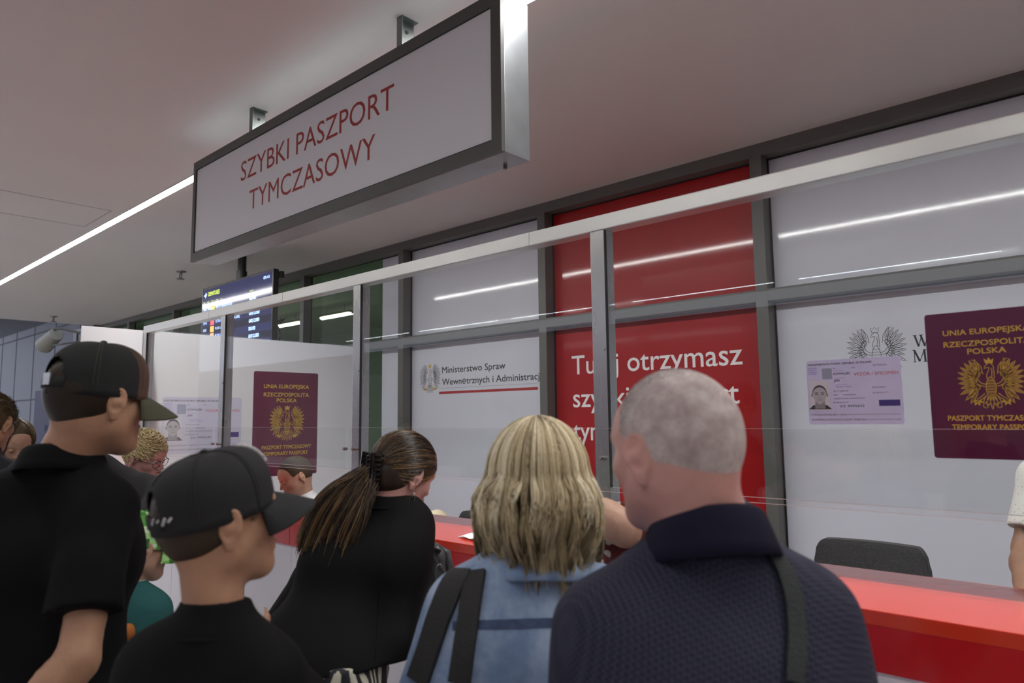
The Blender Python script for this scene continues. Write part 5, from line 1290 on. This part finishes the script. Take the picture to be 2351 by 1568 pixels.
def grey_hair():
    M = mat('hair_cropped_grey', (.3, .28, .28), .75, spec=.25); nt = M.node_tree; tc = nt.nodes.new('ShaderNodeTexCoord')
    n = nt.nodes.new('ShaderNodeTexNoise'); n.inputs['Scale'].default_value = 30; n.inputs['Detail'].default_value = 7; n.inputs['Roughness'].default_value = .7; nt.links.new(tc.outputs['Object'], n.inputs['Vector'])
    r = ramp(nt, [(.28, (.30, .23, .22)), (.5, (.42, .35, .335)), (.72, (.60, .54, .51))]); nt.links.new(n.outputs['Fac'], r.inputs[0]); nt.links.new(r.outputs[0], bsdf(M).inputs['Base Color']); return M
M_GREYS = tint_mat('hair_grey_strands', [(0, (.10, .085, .08)), (.5, (.30, .27, .25)), (1, (.62, .58, .54))])
hs = short_hair(p, 'hair', grey_hair(), 0, shell=.0018, cut=[((0, .072, .06), (0, .80, -.60)), ((0, -.09, -.066), (0, -.30, -.95))])
short_hair_str = short_hair(p, 'hair_stubble', M_GREYS, 24000, .0055, .9, shell=.0008, cut=[((0, .072, .06), (0, .80, -.60)), ((0, -.09, -.062), (0, -.30, -.95))], r=.0005, seed=23)
q, nn = pix_on(pol, interp_pts([(1768, 1262), (1800, 1310), (1822, 1380), (1828, 1460), (1822, 1566)], 36), .002)
st_ = empty('shoulder_strap', tuple(q[10]), 'dark green shoulder strap over the navy polo shirt of the grey haired man', 'strap')
band('strap', q, nn, .026, .004, mat('dark_green_webbing', (.014, .020, .019), .7, bump=.4, bscale=300), st_)

# ---------- small child in the green pixel cap
p = Person('small child in a green checked cap and teal top beyond the boy', (322, 1258), 2.2, -4, 6, 0, .70, body_yaw=-30, sw=.15, bulk=.85, headk=.86, neck=.10)
for i in (-1, 1): p.rest_arm(i, .03)
p.body(SK_FAIR, neck_r=.05)
M_TEAL = cloth('teal_jersey', (.030, .115, .115), 600)
tl = p.garment('sweatshirt', M_TEAL, g=.022, frac=1., fore=.95, seed=41, necktop=.028)
p.band_collar('neck_rib', cloth('teal_rib', (.012, .045, .045), 500), r=.064, ht=.024)
p.band_collar('undershirt_edge', mat('shirt_white', (.7, .7, .66), .8), r=.060, ht=.045, th=.004)
def dalm():
    M = mat('spotted_sleeve', (.6, .57, .5), .85); nt = M.node_tree; tc = nt.nodes.new('ShaderNodeTexCoord'); v = nt.nodes.new('ShaderNodeTexVoronoi'); v.inputs['Scale'].default_value = 36; nt.links.new(tc.outputs['Object'], v.inputs['Vector'])
    r = ramp(nt, [(0, (.05, .05, .09)), (.28, (.05, .05, .09)), (.32, (.60, .56, .50)), (1, (.62, .58, .52))]); nt.links.new(v.outputs['Distance'], r.inputs[0]); nt.links.new(r.outputs[0], bsdf(M).inputs['Base Color']); return M
tl.data.materials.append(dalm()); vv_ = np.array([[*v.co] for v in tl.data.vertices])+np.array(p.g)
loc = (vv_-p.S[-1])@np.stack([p.B[:, 0], p.B[:, 1], np.array([0, 0, 1.])], 1); mi = np.zeros(len(tl.data.polygons), np.int32)
for q_ in tl.data.polygons:
    c = loc[list(q_.vertices)].mean(0)
    if c[0] < .015 and c[2] < -.075: mi[q_.index] = 1
tl.data.polygons.foreach_set('material_index', mi)
q, nn = pix_on(tl, [(294, 1452)], .001)
if q:
    V, Q = sdf_mesh([ell(q[0], (.022, .022, .026), k=.01)], .004); link('basketball_print', np_mesh(V, Q), mat('orange_print', (.42, .13, .02), .7), p.root, True)
p.trousers(M_JEANS); p.shoes(M_SHOE)
short_hair(p, 'hair', M_HAIRBR, 2500, .010, .3, cut=[((0, .06, .035), (0, .80, -.60)), ((0, -.09, -.06), (0, -.35, -.94))], r=.0007, seed=12)
def pixels():
    M = mat('pixel_green', (.2, .5, .1), .8); nt = M.node_tree; tc = nt.nodes.new('ShaderNodeTexCoord')
    mp = nt.nodes.new('ShaderNodeVectorMath'); mp.operation = 'SNAP'; mp.inputs[1].default_value = (.022, .022, .019); nt.links.new(tc.outputs['Object'], mp.inputs[0])
    n = nt.nodes.new('ShaderNodeTexWhiteNoise'); nt.links.new(mp.outputs[0], n.inputs['Vector'])
    r = ramp(nt, [(0, (.035, .16, .03)), (.22, (.10, .34, .05)), (.5, (.19, .52, .09)), (.74, (.42, .70, .28)), (.88, (.70, .85, .58))], True); nt.links.new(n.outputs['Value'], r.inputs[0]); nt.links.new(r.outputs[0], bsdf(M).inputs['Base Color']); return M
PIX = pixels(); p.stitch = mat('green_stitch', (.1, .3, .06), .8); cap(p, PIX, PIX, PIX, tilt=8, hole=False)

# ---------- laughing woman with curly blonde hair and glasses
p = Person('woman with curly blonde hair and dark rimmed glasses smiling at the far counter', (334, 1048), 3.5, 54, 20, 10, .97, body_yaw=10, lean=(0, .4), sw=.17)
for i in (-1, 1): p.rest_arm(i, .03)
p.body(SK_PINK); p.face(brow=(.20, .12, .06))
p.garment('navy_top', cloth('navy_top', (.014, .016, .05)), g=.02, seed=51, fore=.9, necktop=.02); p.trousers(M_TROUS); p.shoes(M_SHOE)
M_CURL = tint_mat('hair_curly_blonde', [(0, (.30, .20, .08)), (.5, (.75, .60, .32)), (1, (.95, .88, .62))], rough=.5)
H, k = p.H, p.hk; g = np.random.default_rng(9)
c0 = np.array([0, -.016, .035]); rr = np.array([.092, .112, .104])
V, Q = sdf_mesh([ell(H(*c0), tuple(rr*.95*k), H.M, k=.02)]+[ell(H(sd*.09, .03, -.025), (.04*k, .045*k, .05*k), H.M, k=.02, op='s') for sd in (-1, 1)], .006, cuts=[plane(H(0, .07, .045), H.d(0, .80, -.60))])
hb = link('hair', np_mesh(V, Q, np.full(len(V), .3)), M_CURL, p.root, True)
D = g.normal(size=(9000, 3)); D /= np.linalg.norm(D, axis=1)[:, None]; P0 = c0+D*rr
ok = ((P0-np.array([0, .075, .045]))@np.array([0, .80, -.60]) < 0) & ~((np.abs(P0[:, 0]) > .05) & (P0[:, 1] > -.03) & (P0[:, 2] < .015)); D, P0 = D[ok][:1500], P0[ok][:1500]
A = np.cross(D, [0.3, .1, .9]); A /= np.linalg.norm(A, axis=1)[:, None]; B = np.cross(D, A); t_ = np.linspace(0, 1, 16); ph = g.uniform(0, 6.28, len(D)); rc = g.uniform(.004, .009, len(D))
an = t_[None]*9.5+ph[:, None]
P = P0[:, None]+A[:, None]*(np.cos(an)*rc[:, None])[..., None]+D[:, None]*(np.sin(an)*rc[:, None]*.8-.002)[..., None]+(B+A*g.normal(size=(len(D), 1))*.6)[:, None]*(t_[None, :, None]-.5)*.026
strands('hair_curls', ((P.reshape(-1, 3)*k)@H.M.T+H.o).reshape(P.shape), .0022, M_CURL, hb, np.clip(.55+g.normal(size=len(D))*.25, 0, 1), .7)
gl = empty('glasses', (0, 0, 0)); gl.parent = p.root; MG = mat('glasses_rim', (.012, .014, .025), .3)
for sd in (-1, 1):
    c = np.array([sd*.033, .100, -.002]); loop = [H(c[0]+.026*math.copysign(abs(math.cos(a))**.75, math.cos(a)), c[1]-.006*abs(math.cos(a))-(.004 if sd*math.cos(a) > 0 else 0), c[2]+.0185*math.copysign(abs(math.sin(a))**.8, math.sin(a))) for a in np.linspace(0, 6.283, 26)]
    MB().tube(loop, [.0014 if (q[2] if False else 1) else .001]*26, 6).build('rim', MG, gl)
    lv = [tuple(q) for q in loop[:-1]]; link('lens', raw(lv, [tuple(range(len(lv)))]), glass_mat('lens_glass', (.93, .95, .97), 1.0) if 'lens_glass' not in MATS else MATS['lens_glass'], gl)
    MB().tube([H(sd*.059, .092, .004), H(sd*.074, .06, .006), H(sd*.079, .0, .004)], .0016, 6).build('temple', MG, gl)
MB().tube([H(-.008, .103, .004), H(0, .107, .007), H(.008, .103, .004)], .0014, 6).build('bridge', MG, gl)
link_t = MB(); tw = [H(x, .0985-9*x*x, -.0575-.0035+.9*x*x*6) for x in np.linspace(-.017, .017, 9)]
link_t.tube(tw, .0032, 6).build('teeth', mat('teeth', (.75, .70, .62), .3), p.root)

# ---------- clerk with shaved head behind the screen
p = Person('clerk with shaved head and white shirt looking down behind the left screen', (677, 1094), 4.52, -170, 26, 0, 1.04, body_yaw=180, lean=(0, .35), sw=.19, zfoot=0)
p.rest_arm(1); p.rest_arm(-1)
hz = p.P[2]
for i in (-1, 1):
    e = p.S[i]+p.down*.24+p.B[:, 0]*i*.05; p.arm(i, e, e+np.array([0, 0, -.2])+p.B[:, 1]*.0)
    hp = p.P+p.B[:, 0]*i*.085; kn = hp+p.B[:, 1]*.0+np.array([0, 0, -.36]); p.legs[i] = (hp, kn, np.array([kn[0], kn[1], .07]))
p.body(SK_FAIR); p.face(brow=(.06, .035, .02), lidded=.7)
p.garment('white_shirt', cloth('shirt_white_cotton', (.72, .73, .76), 300), g=.02, seed=61, fore=.2, necktop=.028); p.fold_collar('shirt_collar', cloth('shirt_white_cotton', (.72, .73, .76)), r=.066, ht=.035)
p.trousers(M_TROUS); p.shoes(M_SHOE)
M_BUZZ = tint_mat('hair_buzz_brown', [(0, (.030, .022, .015)), (1, (.13, .095, .06))], .7)
short_hair(p, 'hair', M_BUZZ, 6000, .005, .8, shell=.0025, cut=[((0, .080, .058), (0, .80, -.60)), ((0, -.09, -.06), (0, -.35, -.94))], r=.0007, seed=14)

# ---------- clerk at the right edge
p = Person('clerk in a white short sleeved shirt with tiny dots at the right edge', (2470, 905), 2.32, -150, 10, 0, 1.0, body_yaw=-160, sw=.19, lean=(0, .0), neck=.09)
e = at(2358, 1262, 2.28); p.S[1] = at(2384, 1098, 2.34); p.arm(1, e, at(2352, 1372, 2.10)); p.rest_arm(-1)
p.body(SK_BROWN); p.face(lips=True)
def dots():
    M = mat('dotted_shirt', (.7, .7, .7), .85); nt = M.node_tree; tc = nt.nodes.new('ShaderNodeTexCoord'); v = nt.nodes.new('ShaderNodeTexVoronoi'); v.inputs['Scale'].default_value = 88; v.inputs['Randomness'].default_value = .25; nt.links.new(tc.outputs['Object'], v.inputs['Vector'])
    r = ramp(nt, [(0, (.10, .10, .12)), (.13, (.10, .10, .12)), (.17, (.66, .65, .62)), (1, (.66, .65, .62))]); nt.links.new(v.outputs['Distance'], r.inputs[0]); nt.links.new(r.outputs[0], bsdf(M).inputs['Base Color']); return M
M_DOT = dots(); p.garment('short_sleeved_shirt', M_DOT, g=.020, frac=.76, seed=71, taper=1.12, folds=.005, h=.006); p.fold_collar('shirt_collar', M_DOT, r=.066, ht=.035)
p.trousers(M_TROUS); p.shoes(M_SHOE)
short_hair(p, 'hair', M_HAIRDK, 1500, .02, .4, seed=15)

# ---------- person in dark grey sweatshirt reaching across, mostly hidden
p = Person('person in a dark grey sweatshirt stretching an arm out beyond the trucker cap man', (196, 962), 2.9, -30, 5, 0, 1.0, body_yaw=-75, sw=.19, neck=.08)
p.S[1] = at(268, 1118, 2.85); p.arm(1, at(376, 1150, 2.75), at(352, 1215, 2.5)); p.rest_arm(-1)
p.body(SK_FAIR); p.garment('sweatshirt', cloth('sweat_grey', (.030, .030, .032), 500), g=.030, fore=.95, seed=81, folds=.006); p.trousers(M_JEANS); p.shoes(M_SHOE)
short_hair(p, 'hair', M_HAIRDK, 1500, .02, .4, seed=16)

# ---------- far left: man with short brown hair, girl looking down
M_HAIRLB = tint_mat('hair_light_brown', [(0, (.030, .019, .010)), (.6, (.11, .075, .035)), (1, (.26, .19, .095))], .45)
p = Person('man with short light brown hair at the far left edge', (-22, 972), 3.0, -42, 12, 0, 1.0, body_yaw=-60, sw=.19)
for i in (-1, 1): p.rest_arm(i)
p.body(SK_TAN); p.garment('jumper', cloth('jumper_dark', (.03, .03, .035)), fore=.95, seed=91); p.trousers(M_JEANS); p.shoes(M_SHOE)
short_hair(p, 'hair', M_HAIRLB, 7000, .030, .35, shell=.008, cut=[((0, .075, .055), (0, .80, -.60)), ((0, -.09, -.06), (0, -.35, -.94))], r=.0009, seed=18, clumps=.5)
p = Person('girl with brown hair looking down, beside the far left man', (34, 1018), 3.6, 88, 30, -4, .95, body_yaw=80, sw=.165, lean=(0, .1), female=1)
for i in (-1, 1): p.rest_arm(i)
p.body(SK_FAIR); p.face(brow=(.05, .03, .02), lidded=1.0); p.garment('top', cloth('top_grey', (.08, .08, .09)), fore=.9, seed=95); p.trousers(M_JEANS); p.shoes(M_SHOE)
P, tt = mane(p.H, p.hk, 2600, -.20, seed=8, rx=.088, ry=.108, rz=.102, cz=.030, flare=.012, face=48, zsd=.02, wav=.003)
V, Q = sdf_mesh([ell(p.H(0, -.018, .036), (.082*p.hk, .098*p.hk, .093*p.hk), p.H.M, k=.03), cone(p.H(0, -.05, 0), p.H(0, -.055, -.14), .06*p.hk, .05*p.hk, .05)], .006, cuts=[plane(p.H(0, .062, .07), p.H.d(0, .92, -.38))])
hb = link('hair', np_mesh(V, Q, np.full(len(V), .3)), M_HAIRLB, p.root, True); strands('hair_strands', P, .0014, M_HAIRLB, hb, tt*.8, .5)

# ---------- person in red dotted blouse at the counter, hidden behind the grey haired man
p = Person('person in a pale dotted dark red blouse, elbow raised beside the blonde hair', (1512, 1100), 1.86, -30, 15, 0, .96, body_yaw=-25, sw=.165, neck=.07)
p.S[-1] = at(1452, 1235, 1.84)
p.arm(-1, at(1424, 1208, 1.62), at(1320, 1150, 1.75)); p.rest_arm(1)
p.body(SK_FAIR)
def rdots():
    M = mat('red_dotted', (.1, .01, .01), .8); nt = M.node_tree; tc = nt.nodes.new('ShaderNodeTexCoord'); v = nt.nodes.new('ShaderNodeTexVoronoi'); v.inputs['Scale'].default_value = 26; v.inputs['Randomness'].default_value = .3; nt.links.new(tc.outputs['Object'], v.inputs['Vector'])
    r = ramp(nt, [(0, (.5, .47, .42)), (.24, (.5, .47, .42)), (.28, (.11, .010, .010)), (1, (.10, .008, .010))]); nt.links.new(v.outputs['Distance'], r.inputs[0]); nt.links.new(r.outputs[0], bsdf(M).inputs['Base Color']); return M
p.garment('dotted_blouse', rdots(), g=.02, frac=.62, seed=99, taper=1.2); p.trousers(M_TROUS); p.shoes(M_SHOE)
short_hair(p, 'hair', M_HAIRDK, 1500, .02, .4, seed=19)
bpy.context.view_layer.update()
